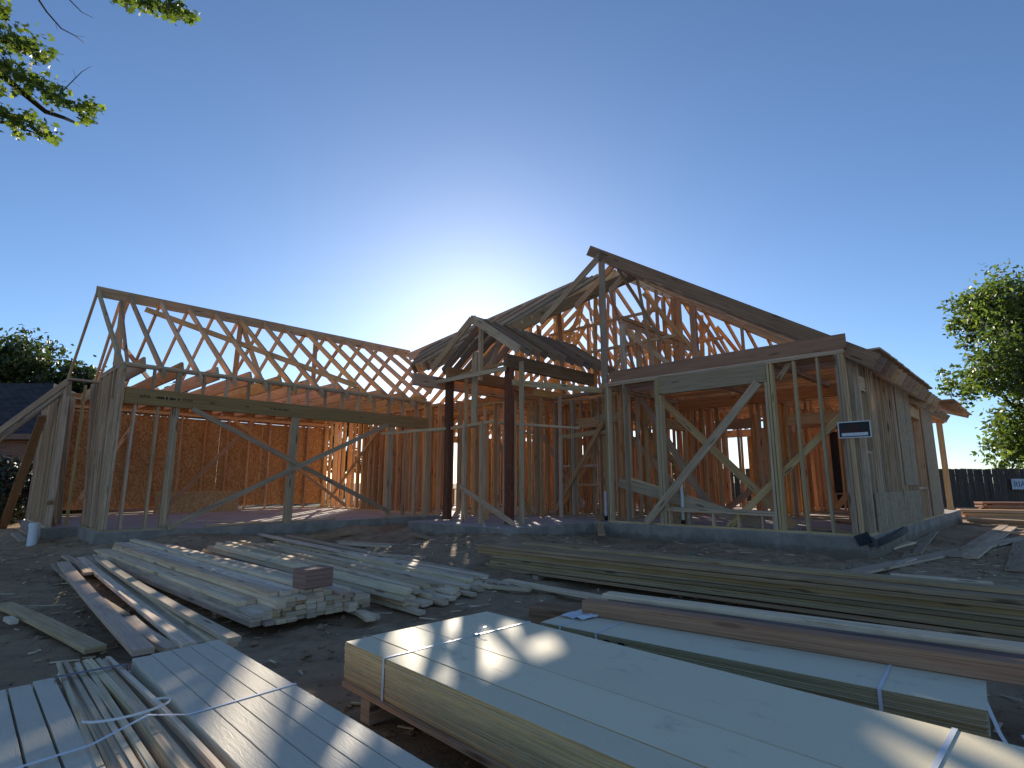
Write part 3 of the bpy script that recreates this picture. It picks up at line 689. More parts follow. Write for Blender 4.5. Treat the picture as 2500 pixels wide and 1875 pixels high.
for a,b in (((8.7,-4.5,4.4),(10.4,-4.2,2.9)),((8.8,-4.4,4.3),(9.6,-5.8,2.9)),((9.4,-4.4,4.4),(11.6,-3.6,2.9)),((12.6,-3.0,5.6),(11.9,-4.4,2.9)),((13.4,-4.5,5.5),(12.6,-3.0,2.9)),((10.9,-2.4,6.5),(11.8,-3.8,2.9)),((10.6,-2.2,6.4),(9.7,-1.0,2.9)),((11.8,-1.2,5.8),(10.9,.2,2.9)),((13.8,-4.5,5.4),(13.4,-6.2,2.9)),((12.3,-4.5,5.6),(13.7,-5.6,2.9)),((9.0,-1.9,2.9),(9.4,-1.2,5.2)),((9.6,-4.5,5.4),(11.2,-5.9,2.9)),((10.4,-4.5,5.5),(9.2,-3.3,2.9)),((11.2,-4.4,5.5),(12.2,-2.9,2.9)),((12.9,-2.4,5.4),(14.2,-3.9,2.9)),((13.2,-.8,4.9),(12.2,.5,2.9)),((9.9,-2.6,6.0),(8.8,-3.7,3.0)),((10.2,-1.0,5.9),(11.1,-2.2,2.9))):
    mem('brace',a,b,.11,.038,'framing_warm' if random.random()<.6 else 'framing',bonus=1.5)
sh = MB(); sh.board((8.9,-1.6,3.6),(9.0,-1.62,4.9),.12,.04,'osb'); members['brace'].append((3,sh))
# --- back patio at the far right
for u,w in ((19.2,-8.9),(19.2,-4.5)): mem('patio_post',(u,w,.0),(u,w,2.62),.14,.14,'framing',up=X_,bonus=5)
mem('patio_beam',(16.0,-8.95,2.72),(19.6,-8.95,2.72),.24,.09,'framing',bonus=5); mem('patio_beam',(19.2,-9.1,2.72),(19.2,-4,2.72),.24,.09,'framing')
for k in range(7): 
    u = 16.4+.55*k; mem('rafter',(u,-9.6,2.80),(u,-6.6,3.9),.14,.038,'framing',bonus=1)
for k in range(3): mem('fascia_board',(15.9+1.3*k,-9.45,2.90-.02*k),(17.2+1.3*k,-9.5,2.88-.02*k),.03,.34,'weathered',bonus=2)

def emit_members():
    for kind, ls in members.items():
        ls.sort(key=lambda t: -t[0])
        for sc, mb in ls[:96]:
            mb.build(kind, house)
        rest = ls[96:]
        if rest:
            big = MB()
            for sc, mb in rest: big.merge(mb)
            tag(big.build(kind, house), kind="stuff")
emit_members()
# stamped lettering on the garage header
def text(s, size, mat, parent, loc, rot, name="lettering", ext=.001, sx=1.0):
    c = bpy.data.curves.new(name, 'FONT'); c.body = s; c.size = size; c.extrude = ext; c.materials.append(M[mat])
    t = bpy.data.objects.new(name, c); me = bpy.data.meshes.new_from_object(t); me.name = name
    bpy.data.objects.remove(t); bpy.data.curves.remove(c)
    if not me.materials: me.materials.append(M[mat])
    o = bpy.data.objects.new(name, me); col.objects.link(o); o.parent = parent; o.location = loc; o.rotation_euler = rot; o.scale = (sx,1,1); return o
hdr = [o for o in house.children if o.name.startswith('garage_header')][0]
def hdr_text(s, u, z, size, sx=1.0): text(s, size, 'black_ink', hdr, (u, -.0495, z), (R(90),0,0), sx=sx)
hdr_text("APA", .30, 2.245, .075, 1.2); hdr_text("2.0E", 1.42, 2.245, .05); hdr_text("2.0E", 2.05, 2.245, .05); hdr_text("APA", 4.55, 2.245, .045, 1.3); hdr_text("2.0E", 5.62, 2.255, .05); 
mb = MB()
def smudge(u0, u1, z, h):
    u = u0
    while u < u1:
        l = random.uniform(.012,.03)
        mb.board((u,-.0482,z),(u+l,-.0482,z),h*random.uniform(.6,1),.002,'black_ink'); u += l+random.choice((.006,.006,.008,.03))
smudge(.56,.95,2.272,.05); smudge(.97,1.15,2.285,.016); smudge(.97,1.12,2.258,.016); smudge(2.55,4.5,2.262,.034); smudge(4.75,5.3,2.262,.034)
mb.build("stamped_lettering", hdr)
# membrane lapped round the right corner of the slab
mb = MB()
for (a,b,c) in (((7.56,-9.16,-.02),(7.9,-9.19,-.12),.12),((7.58,-9.18,.02),(7.57,-9.0,-.05),.16),((7.9,-9.2,-.1),(10.5,-9.17,-.03),.10)):
    mb.board(a,b,c,.006,'membrane',n=6,bow=.03,twist=.5)
mb.build("flashing_strip", house)

# ------------------------------------------------------------------ things on and in the house
def lumber(name, a, b, wd, th, m, label, cat="board", group=None, up=None, n=4, bow=0.0, sag=0.0, twist=0.0, ch=.003, var=None, cut0=0, cut1=0):
    mb = MB(); mb.board(a, b, wd, th, m, up, n, bow, sag, twist, ch, var, cut0, cut1)
    return tag(mb.build(name, local=(Vector(a)+Vector(b))/2), label, cat, group)
def hl(name, a, b, wd, th, m, label, cat="board", group=None, **k): return lumber(name, H(*a), H(*b), wd, th, m, label, cat, group, **k)
UPU = U.copy(); 
o = hl("osb_offcut",(2.1,5.72,.28),(4.2,5.72,.28),.58,.012,'osb_pale',"cut sheet of orange strand board leaning on the garage back wall","sheet", ch=0)
hl("plank",(1.55,-.0,.03),(4.2,.16,.03),.09,.04,'framing',"long brown plank lying along the garage slab edge", up=U); 
hl("plank",(1.75,.12,.024),(3.6,.28,.024),.12,.035,'weathered',"second brown plank behind the one along the garage slab edge", up=Z.cross(U))
hl("plank",(1.9,1.5,.024),(2.7,.45,.024),.03,.12,'pinkish',"pinkish short board flat on the garage floor behind the planks")
hl("plank",(2.2,1.5,.024),(2.55,.6,.024),.03,.10,'pinkish',"short pink board beside another one on the garage floor")
hl("leaning_plank",(8.05,-4.62,.80),(8.2,-7.4,.10),.19,.038,'weathered',"wide grey plank propped slanting inside the right wing", "plank", group="planks propped in the wing")
hl("leaning_plank",(8.18,-4.75,.86),(8.35,-7.2,.14),.14,.038,'framing',"narrower plank propped slanting just behind the wide grey one", "plank", group="planks propped in the wing")
hl("osb_offcut",(8.2,-5.75,.32),(8.2,-6.05,.32),.62,.012,'osb_pale',"narrow upright strand board offcut beneath the propped planks","sheet", ch=0)
hl("ramp_board",(8.25,-3.95,.08),(6.9,-4.95,-.17),.03,.14,'framing',"board sloping down from the slab edge to the dirt by the right wing","board")
hl("plank",(8.6,-8.0,.03),(8.2,-8.85,.03),.04,.14,'weathered',"short planks end lying on the right wing floor near the corner")
hl("plank",(10.8,-8.0,.03),(10.3,-8.5,.03),.05,.2,'cedar',"reddish cutoff lying further back on the right wing floor")
def stub(u, w, h, label, mat='pvc', r=.03):
    mb = MB(); p = H(u,w,0); mb.tube([p+Z*.0, p+Z*(h-.002), p+Z*h],[r,r,r*.8],mat,12)
    o = mb.build("pipe_stub", local=p, smooth=False); mb2 = MB(); mb2.tube([p-p+Z*.0, Z*.10],[r*1.25]*2,'black_pipe',12); mb2.build("collar", o); tag(o,label,"pipe")
stub(8.15,-4.2,.62,"tall white plastic pipe stub rising from the slab beside the entry wall"); stub(9.2,-4.1,.5,"short white plastic pipe stub standing behind the taller pipe stub"); stub(8.1,-6.0,.9,"white plastic pipe standing by the window post of the right wing")
# warning sign nailed to the right corner
def sign_at(pos, right, w, h, nm, label):
    nrm = right.cross(Z); e = empty(nm, pos, math.atan2(right.y, right.x)); tag(e, label, "sign"); return e
sg = sign_at(H(FU-.10,-8.93,1.60), -W, .44, .25, "warning_sign", "black and red warning sign with white border nailed to a corner post")
mb = MB(); mb.board((-.05,0,0),(.39,0,0),.255,.004,'sign_white',up=Z); mb.build("backing_board", sg)
mb = MB(); mb.board((-.034,-.0036,0),(.374,-.0036,0),.222,.003,'sign_black',up=Z); mb.build("printed_face", sg)
mb = MB(); mb.board((-.005,-.0062,-.073),(.345,-.0062,-.073),.048,.002,'sign_white',up=Z); mb.build("blank_strip", sg)
text("NO",.075,'red_ink',sg,(.105,-.0056,.025),(R(90),0,0),"lettering",.0008); text("TRESPASSING",.055,'red_ink',sg,(-.022,-.0056,-.035),(R(90),0,0),"lettering",.0008)

# ------------------------------------------------------------------ lumber in the yard
Ld = Vector((-.73,.683,0)).normalized(); Ed = Vector((.683,.73,0)).normalized()
ORD = ["first","second","third","fourth","fifth","sixth","seventh","eighth","ninth","tenth","eleventh","twelfth","thirteenth","fourteenth","fifteenth","sixteenth"]
def bearer(a, b, label, m='weathered', wd=.06, th=.09):
    a = Vector(a); b = Vector(b); lumber("bearer", a, b, wd, th, m, label, "timber")
# square stack of two by fours
P0 = Vector((-2.12,4.86,0)); 
g1 = "two by fours in the square stack"
bearer(P0+Ld*.9-Ed*.02+Z*.035, P0+Ld*.9+Ed*1.1+Z*.035, "bearer under the front of the square two by four stack"); bearer(P0+Ld*4.6-Ed*.02+Z*.035, P0+Ld*4.6+Ed*1.1+Z*.035, "bearer under the back of the square two by four stack")
heights = [4,4,6,6,6,7,6,6,5,5,4,3]
LEN = 5.85
for c in range(12):
    for r in range(heights[c]):
        st = random.gauss(0,.035) + (.10*r if c < 2 and r > 2 else 0) + (.12 if r >= 5 else 0) + (-.0 if r else 0)
        off = Ed*(.094*c + random.gauss(0,.003)) + Z*(.067+.0395*r+.019)
        a = P0+off+Ld*st; b = a+Ld*(LEN+random.gauss(0,.12))
        row = ["bottom","second","third","fourth","fifth","sixth","top"][r]
        lumber("two_by_four", a, b, .038, .088, 'white_pine', f"pale two by four in the square stack, {row} layer, {ORD[c]} row from the loose studs", "lumber", g1, bow=random.gauss(0,.006), ch=.004)
# cut timber block resting on the square stack
cb = at(700,1498,.30); 
def block(name, c, ax, l, w, h, m, label, rz=0):
    ax = ax.normalized(); lumber(name, c-ax*l/2+Z*h/2, c+ax*l/2+Z*h/2, h, w, m, label, "timber block", ch=.008, n=1)
block("timber_block", Vector((-1.76,5.10,.345)), Vector((.62,.78,0)), .27, .20, .165, 'block', "dark brown cut timber block sitting on the square two by four stack")
# loosely spread pile to its right
g2 = "two by fours in the spread pile"
P1 = Vector((-1.02,5.72,0)); 
for c in range(17):
    hh = 3 if c < 8 else 2
    for r in range(hh):
        st = .13*c*.15 + random.gauss(0,.09)+ (.12*r); an = random.gauss(0,.012)+.012
        d = Vector((Ld.x*math.cos(an)-Ld.y*math.sin(an), Ld.x*math.sin(an)+Ld.y*math.cos(an), 0))
        a = P1 + Ed*(.10*c+random.gauss(0,.012)) + Ld*st; a.z = gh(a.x,a.y)*.6+.035+.04*r
        b = a+d*(5.2+random.gauss(0,.25)); b.z = max(gh(b.x,b.y)*.8, .10)+.03+.04*r
        row = ["bottom","middle","top"][r] if hh == 3 else ["bottom","top"][r]
        lumber("two_by_four", a, b, .038, .089, 'white_pine', f"pale two by four in the spread pile, {row} layer, {ORD[c] if c<16 else 'last'} from the square stack", "lumber", g2, bow=random.gauss(0,.02), ch=.004)
for k in range(2):
    a = P1-Ed*(.10-.03*k)-Ld*.10+Z*(.15+.05*k); lumber("two_by_four", a, a+Ld*5.1+Z*.05, .089, .038, 'white_pine', ["tilted two by four lying on edge between square stack and spread pile","upper tilted two by four between square stack and spread pile"][k], "lumber", up=Vector((.5,.5,.7)), bow=.01)
for k,(a,b) in enumerate((((1.0,1.15),(3.0,.9)),((1.3,1.3),(3.4,1.4)))): pass
lumber("short_offcut", at(880,1495,.06), at(905,1512,.05), .038,.09,'white_pine', "short pale offcut poking out between the square stack and spread pile", "offcut")
lumber("short_offcut", at(855,1488,.04), at(918,1508,.035), .038,.09,'white_pine', "second short offcut under the one poking out of the square stack", "offcut")
# boards behind, towards the porch
rows = [((825,1322),(1170,1340),'weathered',"long grey board behind the spread pile, nearest the porch mound"),((830,1326),(1165,1348),'white_pine',"pale board beside the grey one behind the spread pile"),
        ((835,1322),(1142,1358),'white_pine',"pale board nearest the spread pile at its far edge"),((900,1350),(1040,1362),'weathered',"short board tucked beneath the pale boards behind the pile"),
        ((1010,1305),(1160,1337),'weathered',"weathered board running from the porch mound towards the treated stack"),((760,1310),(935,1297),'framing',"thin board lying along the foot of the garage slab")]
for i,(p,q,m,lb) in enumerate(rows):
    z = .20 if i < 4 else .24
    a = at(*p,z); b = at(*q,z-.06); lumber("loose_board", a, b, .038,.10,m,lb,"board",sag=.01)
lumber("painted_stake", at(1138,1358,.09), at(1200,1366,.08), .03,.06,'green_paint', "green painted stick lying left of the treated lumber stack","stake")
lumber("loose_board", at(1235,1418,.05), at(1476,1462,.05), .04,.12,'white_pine', "long pale board lying between the spread pile and dark block","board")
lumber("loose_board", at(1195,1432,.04), at(1295,1440,.04), .038,.09,'white_pine', "short pale board at the treated stack end of the spread pile","board")
# treated boards stacked right across
g3 = "treated boards in the long stack"
T0 = Vector((-.30,8.02,0)); Td = Vector((.752,-.659,0)).normalized(); Tn = Vector((.659,.752,0))
bearer(T0+Td*.8+Z*.03, T0+Td*.8+Tn*.5+Z*.03, "bearer under the porch end of the treated stack"); bearer(T0+Td*5.0+Z*.03, T0+Td*5.0+Tn*.5+Z*.03, "bearer under the fence end of the treated stack")
for r in range(8):
    for c in range(2):
        st = random.gauss(0,.03)+(-.26 if r > 4 else 0)+(.05 if c else 0)
        a = T0+Td*st+Tn*(.12+.25*c+random.gauss(0,.008))+Z*(.065+.0395*r+.019); b = a+Td*(7.2+random.gauss(0,.1))
        row = ["bottom","second","third","fourth","fifth","sixth","seventh","top"][r]
        lumber("treated_board", a, b, .038,.24,'treated', f"yellow green treated board in the long stack, {row} layer, {'back' if c else 'front'} row", "lumber", g3, n=6, bow=random.gauss(0,.012), sag=random.gauss(0,.006)*(1 if r else 0), ch=.003)
a = T0+Td*(.3)+Tn*.42+Z*(.065+.0395*8+.02); lumber("treated_board", a, a+Td*6.8-Tn*.16, .038,.19,'weathered', "grey loose plank on top of the treated stack", "lumber", n=5, bow=.02)

# ------------------------------------------------------------------ strapped cream panel stack (middle foreground)
def sheet_stack(name, L, K, ld, length, z0, z1, n, mat, label, widths, tops):
    e = empty(name, (L.x, L.y, 0)); tag(e, label, "panel stack")
    wdv = (K-L); wl_ = wdv.length; wn_ = wdv/wl_; th = (z1-z0)/n
    for i in range(n):
        mb = MB(); 
        j = lambda: random.gauss(0,.0022)
        if i < n-1:
            a = Vector((0,0,z0+th*(i+.5)))+wn_*(wl_/2+j())+ld*j(); mb.board(a, a+ld*(length+j()), th*.93, wl_-.008+j(), mat, n=1, ch=.0012)
            mb.build("panel_layer", e)
        else:
            x = 0
            for w_ in widths:
                m2 = MB(); a = Vector((0,0,z0+th*(i+.5)+random.gauss(0,.0008)))+wn_*(x+w_/2)+ld*random.gauss(0,.004); m2.board(a, a+ld*length, th*.93, w_-.006, mat, n=1, ch=.002); m2.build("top_panel", e); x += w_
    return e, wn_, wl_, th
L = Vector((-.952,3.36,0)); K = Vector((-.175,4.12,0)); pl = Vector((.69,-.724,0)).normalized()
ps, wn_, wl_, th = sheet_stack("panel_stack", L, K, pl, 3.7, .155, .355, 17, 'panel_cream', "broad stack of cream trim panels with yellow edges and white straps", [.17,.33,wl_] if False else [.165,.31,(K-L).length-.475], 3)
def strap(parent, pts, w, mat, side, name="strap"):
    mb = MB()
    for p, q in zip(pts[:-1], pts[1:]):
        p = Vector(p); q = Vector(q); d = (q-p).normalized(); s_ = Vector(side); nr = d.cross(s_).normalized(); s_ = nr.cross(d)
        mb.board(p, q, .0016, w, mat, up=nr)
    return mb.build(name, parent)
for k,dist in enumerate((.42,2.62)):
    c = pl*dist; o_ = .003
    strap(ps, [c-wn_*o_+Z*.13, c-wn_*o_+Z*(.357), c+wn_*(wl_+o_)+Z*(.3575+.0), c+wn_*(wl_+o_)+Z*.13], .018, 'strap_white', pl)
c = pl*.42+wn_*.62+Z*.360
mb = MB(); mb.board(c-wn_*.02, c+wn_*.03, .006,.022,'metal'); mb.build("strap_clip", ps)
mb = MB()
for sgn in (-1,1):
    q = c+wn_*.02*sgn; mb.board(q, q+Vector((.05*sgn,.03*sgn,.035)), .0016,.015,'strap_white',n=4,sag=-.01)
mb.build("strap_tail", ps)
for k,dist in enumerate((.25,1.6,3.2)):
    mb = MB(); mb.board(pl*dist-wn_*.0+Z*.075, pl*dist+wn_*wl_+Z*.075,.15,.09,'weathered'); mb.build("skid", ps)
mb = MB(); mb.board(pl*.02+wn_*.03+Z*.143, pl*3.6+wn_*.03+Z*.143,.022,.10,'weathered'); mb.build("skid_rail", ps)

# ------------------------------------------------------------------ second panel stack with lettering, timbers on it
L2 = Vector((.192,4.05,0)); pl2 = Vector((.770,-.638,0)).normalized(); n2 = Vector((.638,.770,0)); K2 = L2+n2*.56
ps2, wn2, wl2, th2 = sheet_stack("panel_stack", L2, K2, pl2, 2.36, .125, .30, 16, 'panel_pale', "low stack of pale panels with black stencilled edge under the cedar beam", [.56], 1)
for dist in (.17,.45,1.98): strap(ps2, [pl2*dist-wn2*.003+Z*.14, pl2*dist-wn2*.003+Z*.302, pl2*dist+wn2*(wl2+.003)+Z*.3022, pl2*dist+wn2*(wl2+.003)+Z*.14], .016, 'strap_white' if dist!=.17 else 'strap_white', pl2)
rz2 = math.atan2(pl2.y, pl2.x)
text("R A  A I I O B", .105, 'black_ink', ps2, tuple(pl2*.03-wn2*.0045+Z*.20), (R(90),0,rz2), "stencil_lettering", .0008, sx=1.05)
for dist in (.2,1.2,2.1):
    mb = MB(); mb.board(pl2*dist+Z*.06, pl2*dist+wn2*wl2+Z*.06,.12,.09,'weathered'); mb.build("skid", ps2)
# crumpled plastic film at its left end
mb = MB(); mi = mb.mat('strap_white'); nx, ny = 9, 8; b0 = len(mb.v)
for i in range(nx):
    for j in range(ny):
        p = L2+pl2*(.02+.20*i/(nx-1)+.06*j/(ny-1))+n2*(.20+.33*j/(ny-1)); mb.v.append((p.x,p.y,.306+.022*abs(math.sin(i*1.9+j*2.3))*random.random()))
for i in range(nx-1):
    for j in range(ny-1): mb.face((b0+i*ny+j,b0+(i+1)*ny+j,b0+(i+1)*ny+j+1,b0+i*ny+j+1),((i,j),(i+1,j),(i+1,j+1),(i,j+1)),.5,mi)
tag(mb.build("plastic_wrap"), "crumpled piece of clear white wrap on the lettered pale panel stack", "plastic wrap")
# beams
ca = Vector((.545,4.30,.352)); cbm = Vector((3.4,1.90,.352)); cd_ = (Vector((2.46,2.86,0))-Vector((.55,4.31,0))).normalized()
lumber("cedar_beam", ca, ca+cd_*3.6, .098,.11,'cedar', "orange brown cedar beam lying along the pale panel stack", "beam", n=3, ch=.004, var=.72)
da = at(1480,1446,.40); db = at(2500,1575,.40); dd = (db-da).normalized()
lumber("long_timber", da+Z*-.018, da+dd*4.4+Z*-.018, .036,.14,'white_pine', "pale topped long timber behind the cedar beam", "beam", n=3, ch=.004)
dn = Vector((-dd.y,dd.x,0))
lumber("long_timber", da-dn*.015+dd*.2+Z*-.112, da-dn*.015+dd*4.5+Z*-.112, .15,.11,'purple_side', "dark purplish timber beneath the pale topped timber behind the beam", "beam", n=3, ch=.004)
lumber("long_timber", da+dn*.13+dd*.35+Z*-.12, da+dn*.13+dd*4.4+Z*-.12, .09,.09,'treated', "weathered timber alongside the dark one, beside the treated stack", "beam", n=3, ch=.004)
for t_ in (.5,3.2):
    q = da+dd*t_; lumber("bearer", Vector((q.x,q.y,.1))-dn*.15, Vector((q.x,q.y,.1))+dn*.25, .19,.09,'weathered', "spacer block under the near end of the long timbers" if t_<1 else "spacer block under the far end of the long timbers","timber")
bk = at(1305,1512,.0); bk2 = at(1430,1500,.0)
lumber("timber_block", Vector((.20,5.05,.115)), Vector((.75,4.72,.115)), .20,.22,'block', "big dark brown squared timber at the end of the cedar beam", "timber block", n=1, ch=.012)
# straps and a scrap at the right end of the low stack
def ribbon(name, pts, w, mat, label, cat="strap"):
    mb = MB()
    for p,q in zip(pts[:-1],pts[1:]): mb.board(p,q,.002,w,mat,up=Vector((.2,-.6,.8)))
    return tag(mb.build(name), label, cat)
ribbon("loose_strap", [Vector((2.16,2.74,.29)),Vector((2.15,2.66,.16)),Vector((2.13,2.52,.04)),Vector((2.10,2.42,.02))], .022,'strap_white',"loose grey strap hanging by the cut end of the low panel stack")
ribbon("loose_strap", [Vector((2.28,2.70,.13)),Vector((2.45,2.64,.14)),Vector((2.75,2.60,.10)),Vector((3.0,2.55,.03))], .022,'strap_white',"loose strap curling over the dirt under the cedar beam")
lumber("broken_board", Vector((2.40,2.72,.06)), Vector((2.62,2.30,.03)), .03,.08,'weathered', "broken bit of board on the dirt beside the loose straps", "board")

# ------------------------------------------------------------------ grooved siding bundle (left foreground)
SZ = .30
sp0 = Vector((-1.80,3.62,0)); sd_ = Vector((.704,-.710,0)).normalized(); sn = Vector((-.68,-.73,0)).normalized()
sb = empty("siding_bundle", (sp0.x, sp0.y, 0)); tag(sb, "strapped bundle of grey grooved lap siding boards under the lath sticks", "siding stack")
for i in range(8):
    mb = MB(); z = .10+.0165*i+.008; a = sd_*random.gauss(.0,.01)+sn*.62+Z*z; mb.board(a, a+sd_*3.6, .0150, 1.22, 'siding', ch=.001); mb.build("siding_layer", sb)
x = .0
for i,w_ in enumerate((.082,.094,.098,.100,.096)):       # raised right hand boards
    for r in range(4):
        mb = MB(); a = sn*(x+w_/2)+sd_*(random.gauss(0,.006)+(.012*i))+Z*(.234+.0165*r+.008); mb.board(a, a+sd_*3.5, .0150, w_-.004, 'siding', ch=.0016); mb.build("siding_board", sb)
    x += w_
for i,(w_,o_) in enumerate(((.085,.02),(.085,.05),(.095,.06),(.09,.06),(.11,.09),(.12,.12))):
    x0 = .80+.092*i
    for r in range(3):
        mb = MB(); a = sn*(x0+w_/2)+sd_*(.03+o_+random.gauss(0,.005))+Z*(.234+.0165*r+.008); mb.board(a, a+sd_*3.3, .0150, w_-.003, 'siding', ch=.0016); mb.build("siding_board", sb)
for dist in (1.08,):
    strap(sb, [sd_*dist+sn*-.004+Z*.09, sd_*dist+sn*-.004+Z*.3015, sd_*(dist+.02)+sn*.47+Z*.3018, sd_*(dist+.03)+sn*.62+Z*.345, sd_*(dist+.05)+sn*.80+Z*.30, sd_*(dist+.08)+sn*1.40+Z*.286],.016,'strap_white',sd_)
for dist in (.1,1.5,3.0):
    mb = MB(); mb.board(sd_*dist+Z*.05, sd_*dist+sn*1.25+Z*.05,.098,.09,'weathered'); mb.build("skid", sb)
# cardboard-like brown edge boards at its back end
lumber("edge_board", sp0+sn*.28+sd_*.0-sd_*.05+Z*.225, sp0+sn*.98-sd_*.05+Z*.225, .02,.12,'cedar', "thin reddish board across the back end of the siding bundle", "board")
# bundle of thin sticks lying on it
lb = empty("lath_bundle", (sp0.x, sp0.y, 0)); tag(lb, "bundle of thin pale wooden sticks tied on top of the siding boards", "lath bundle")
for k in range(21):
    r = 0 if k < 11 else 1; q = (k if k < 11 else k-11+.5)*.72
    s0 = -.16+random.gauss(0,.05); spread = (q-3.6)
    a = sn*(.645+.030*spread+random.gauss(0,.006))+sd_*s0+Z*(.247+.026*r)
    b = sn*(.665+.036*spread+random.gauss(0,.012))+sd_*(2.6)+Z*(.250+.026*r)
    mb = MB(); mb.board(a, b, .018,.021,'lath',n=8,bow=random.gauss(0,.022),sag=random.gauss(0,.006)-.006,twist=random.gauss(0,.3)); mb.build("stick", lb)
strap(lb, [sn*.50+sd_*.14+Z*.24, sn*.51+sd_*.14+Z*.300, sn*.80+sd_*.13+Z*.304, sn*.82+sd_*.13+Z*.24],.03,'strap_blue',sd_,"tie_band")
loop = []
for i in range(19):
    a_ = -2.3+i*(4.4/18); loop.append(sd_*(.98+.17*math.cos(a_)-.02)+sn*(.66+.15*math.sin(a_))+Z*(.315+.05*math.sin(i/18*math.pi)))
mb = MB()
for p,q in zip(loop[:-1],loop[1:]): mb.board(p,q,.009,.0015,'strap_white',up=Vector((0,0,1)))
mb.build("strap_loop", lb)

# ------------------------------------------------------------------ loose boards on the left
def z6(x, y, z): return at(x/2.655, 1250+y/2.655, z)
loose = [(((365,345),(800,680)),.06,.10,'weathered',"pale board with its far end nearest the pipe, beyond the pinkish board"),
 (((410,330),(930,905)),.09,.13,'pinkish',"long pinkish board lying beside the loose pale studs"),
 (((830,690),(1120,895)),.06,.10,'white_pine',"short pale board end right beside the pinkish board"),
 (((420,285),(570,400)),.10,.09,'weathered',"short grey board on the far end of the pinkish board"),
 (((520,300),(1230,870)),.09,.09,'white_pine',"loose pale stud lying next to the long pinkish board"),
 (((560,285),(1310,860)),.07,.10,'white_pine',"second of the loose pale studs beside the square stack"),
 (((600,262),(1400,840)),.09,.09,'white_pine',"third of the loose pale studs beside the square stack"),
 (((640,300),(1520,830)),.14,.09,'white_pine',"loose pale stud raised on another, nearest the square stack"),
 (((660,330),(1500,860)),.07,.09,'white_pine',"loose pale stud underneath the raised one nearest the square stack")]
for (p,q),z,w_,m,lb_ in loose:
    a = z6(*p,z+.06); b = z6(*q,z+.04); lumber("loose_stud", a, b, .038,w_,m,lb_,"lumber",None,bow=random.gauss(0,.02),sag=.01)
lumber("plank", z6(20,600,.03), z6(620,890,.04), .038,.14,'weathered',"wide weathered plank lying alone on the dirt by a thin white stick","plank",sag=-.01)
lumber("thin_stick", z6(140,608,.02), z6(432,600,.02), .008,.02,'lath',"thin white stick lying on the dirt beside the weathered plank","stick",bow=.03)
lumber("small_block", z6(48,690,.03), z6(92,712,.03), .04,.06,'lath',"small pale wood block beside the weathered plank","offcut")
lumber("scrap_block", z6(95,140,.26), z6(150,190,.24), .05,.12,'white_pine',"pale cut block leaning left of the white pipe","offcut")
lumber("scrap_block", z6(140,110,.28), z6(230,165,.26), .05,.12,'framing',"tan cut block just behind the white pipe","offcut")
pb = z6(203,226,.17); mb = MB(); mb.tube([pb-Z*.1, pb+Z*.34, pb+Z*.34, pb+Z*.40, pb+Z*.40],[.072,.072,.082,.082,.075],'pvc',24)
o = mb.build("drain_pipe", local=pb, smooth=False); tag(o,"white capped plastic drain pipe standing in the dirt near the garage corner","pipe")
mb = MB(); mb.tube([Z*.396,Z*.402],[.078,.03],'pvc',24); mb.build("cap", o)
b0 = at(-8,1225,.2); mb = MB(); b0 = at(-2,1240,.12); mb.tube([b0-Z*.2,b0+Z*.55,b0+Z*.56],[.05,.05,.045],'pvc',20); tag(mb.build("drain_pipe",local=b0),"white plastic pipe half seen by the dark shrubs","pipe")

# ------------------------------------------------------------------ scraps on the right
def z5(x, y, z): return at(1600+x/2.44, 770+y/2.44, z)
scr = [(((960,1578),(2330,1300)),.10,.13,.24,'weathered',"long dark plank lying slantwise across the other scraps","plank"),
 (((1790,1462),(2080,1262)),.05,.10,.18,'weathered',"wide weathered plank under the long slanting one","plank"),
 (((1880,1468),(2130,1268)),.05,.10,.18,'weathered',"second wide weathered plank beside the first, under the slanting one","plank"),
 (((2140,1528),(2180,1360)),.05,.06,.20,'weathered',"wide grey plank lying beyond the slanting plank, nearest the low sunlit stack","plank"),
 (((1345,1425),(1530,1378)),.08,.10,.14,'white_pine',"short pale board lying against the slab corner below the sign","board"),
 (((1490,1440),(1640,1285)),.10,.12,.12,'weathered',"grey board beside the slab corner, nearer the house than its twin","board"),
 (((1560,1440),(1672,1295)),.08,.12,.12,'weathered',"grey board beside the slab corner, further from the house than its twin","board"),
 (((1455,1512),(1540,1480)),.05,.06,.10,'white_pine',"small pale board end below the slanting plank","offcut"),
 (((1400,1552),(2010,1598)),.05,.05,.10,'white_pine',"narrow pale board lying alone on the dirt below the slanting plank","board"),
 (((2190,1490),(2260,1440)),.05,.06,.18,'weathered',"plank end just entering the picture beside the wide grey plank","plank")]
for (p,q),za,zb,w_,m,lb_,ct in scr:
    a = z5(*p,za); b = z5(*q,zb); a.z = max(a.z, gh(a.x,a.y)+.02); b.z = max(b.z, gh(b.x,b.y)+.02)
    lumber("scrap_plank" if ct != "offcut" else "offcut", a, b, .034,w_,m,lb_,ct,sag=-.004)
gs = z5(232,1498,.10); lumber("marker_stake", gs, gs+Vector((-.04,.02,.20)), .03,.012,'green_paint',"green painted survey stake standing in the dirt before the right wing","stake",up=U)
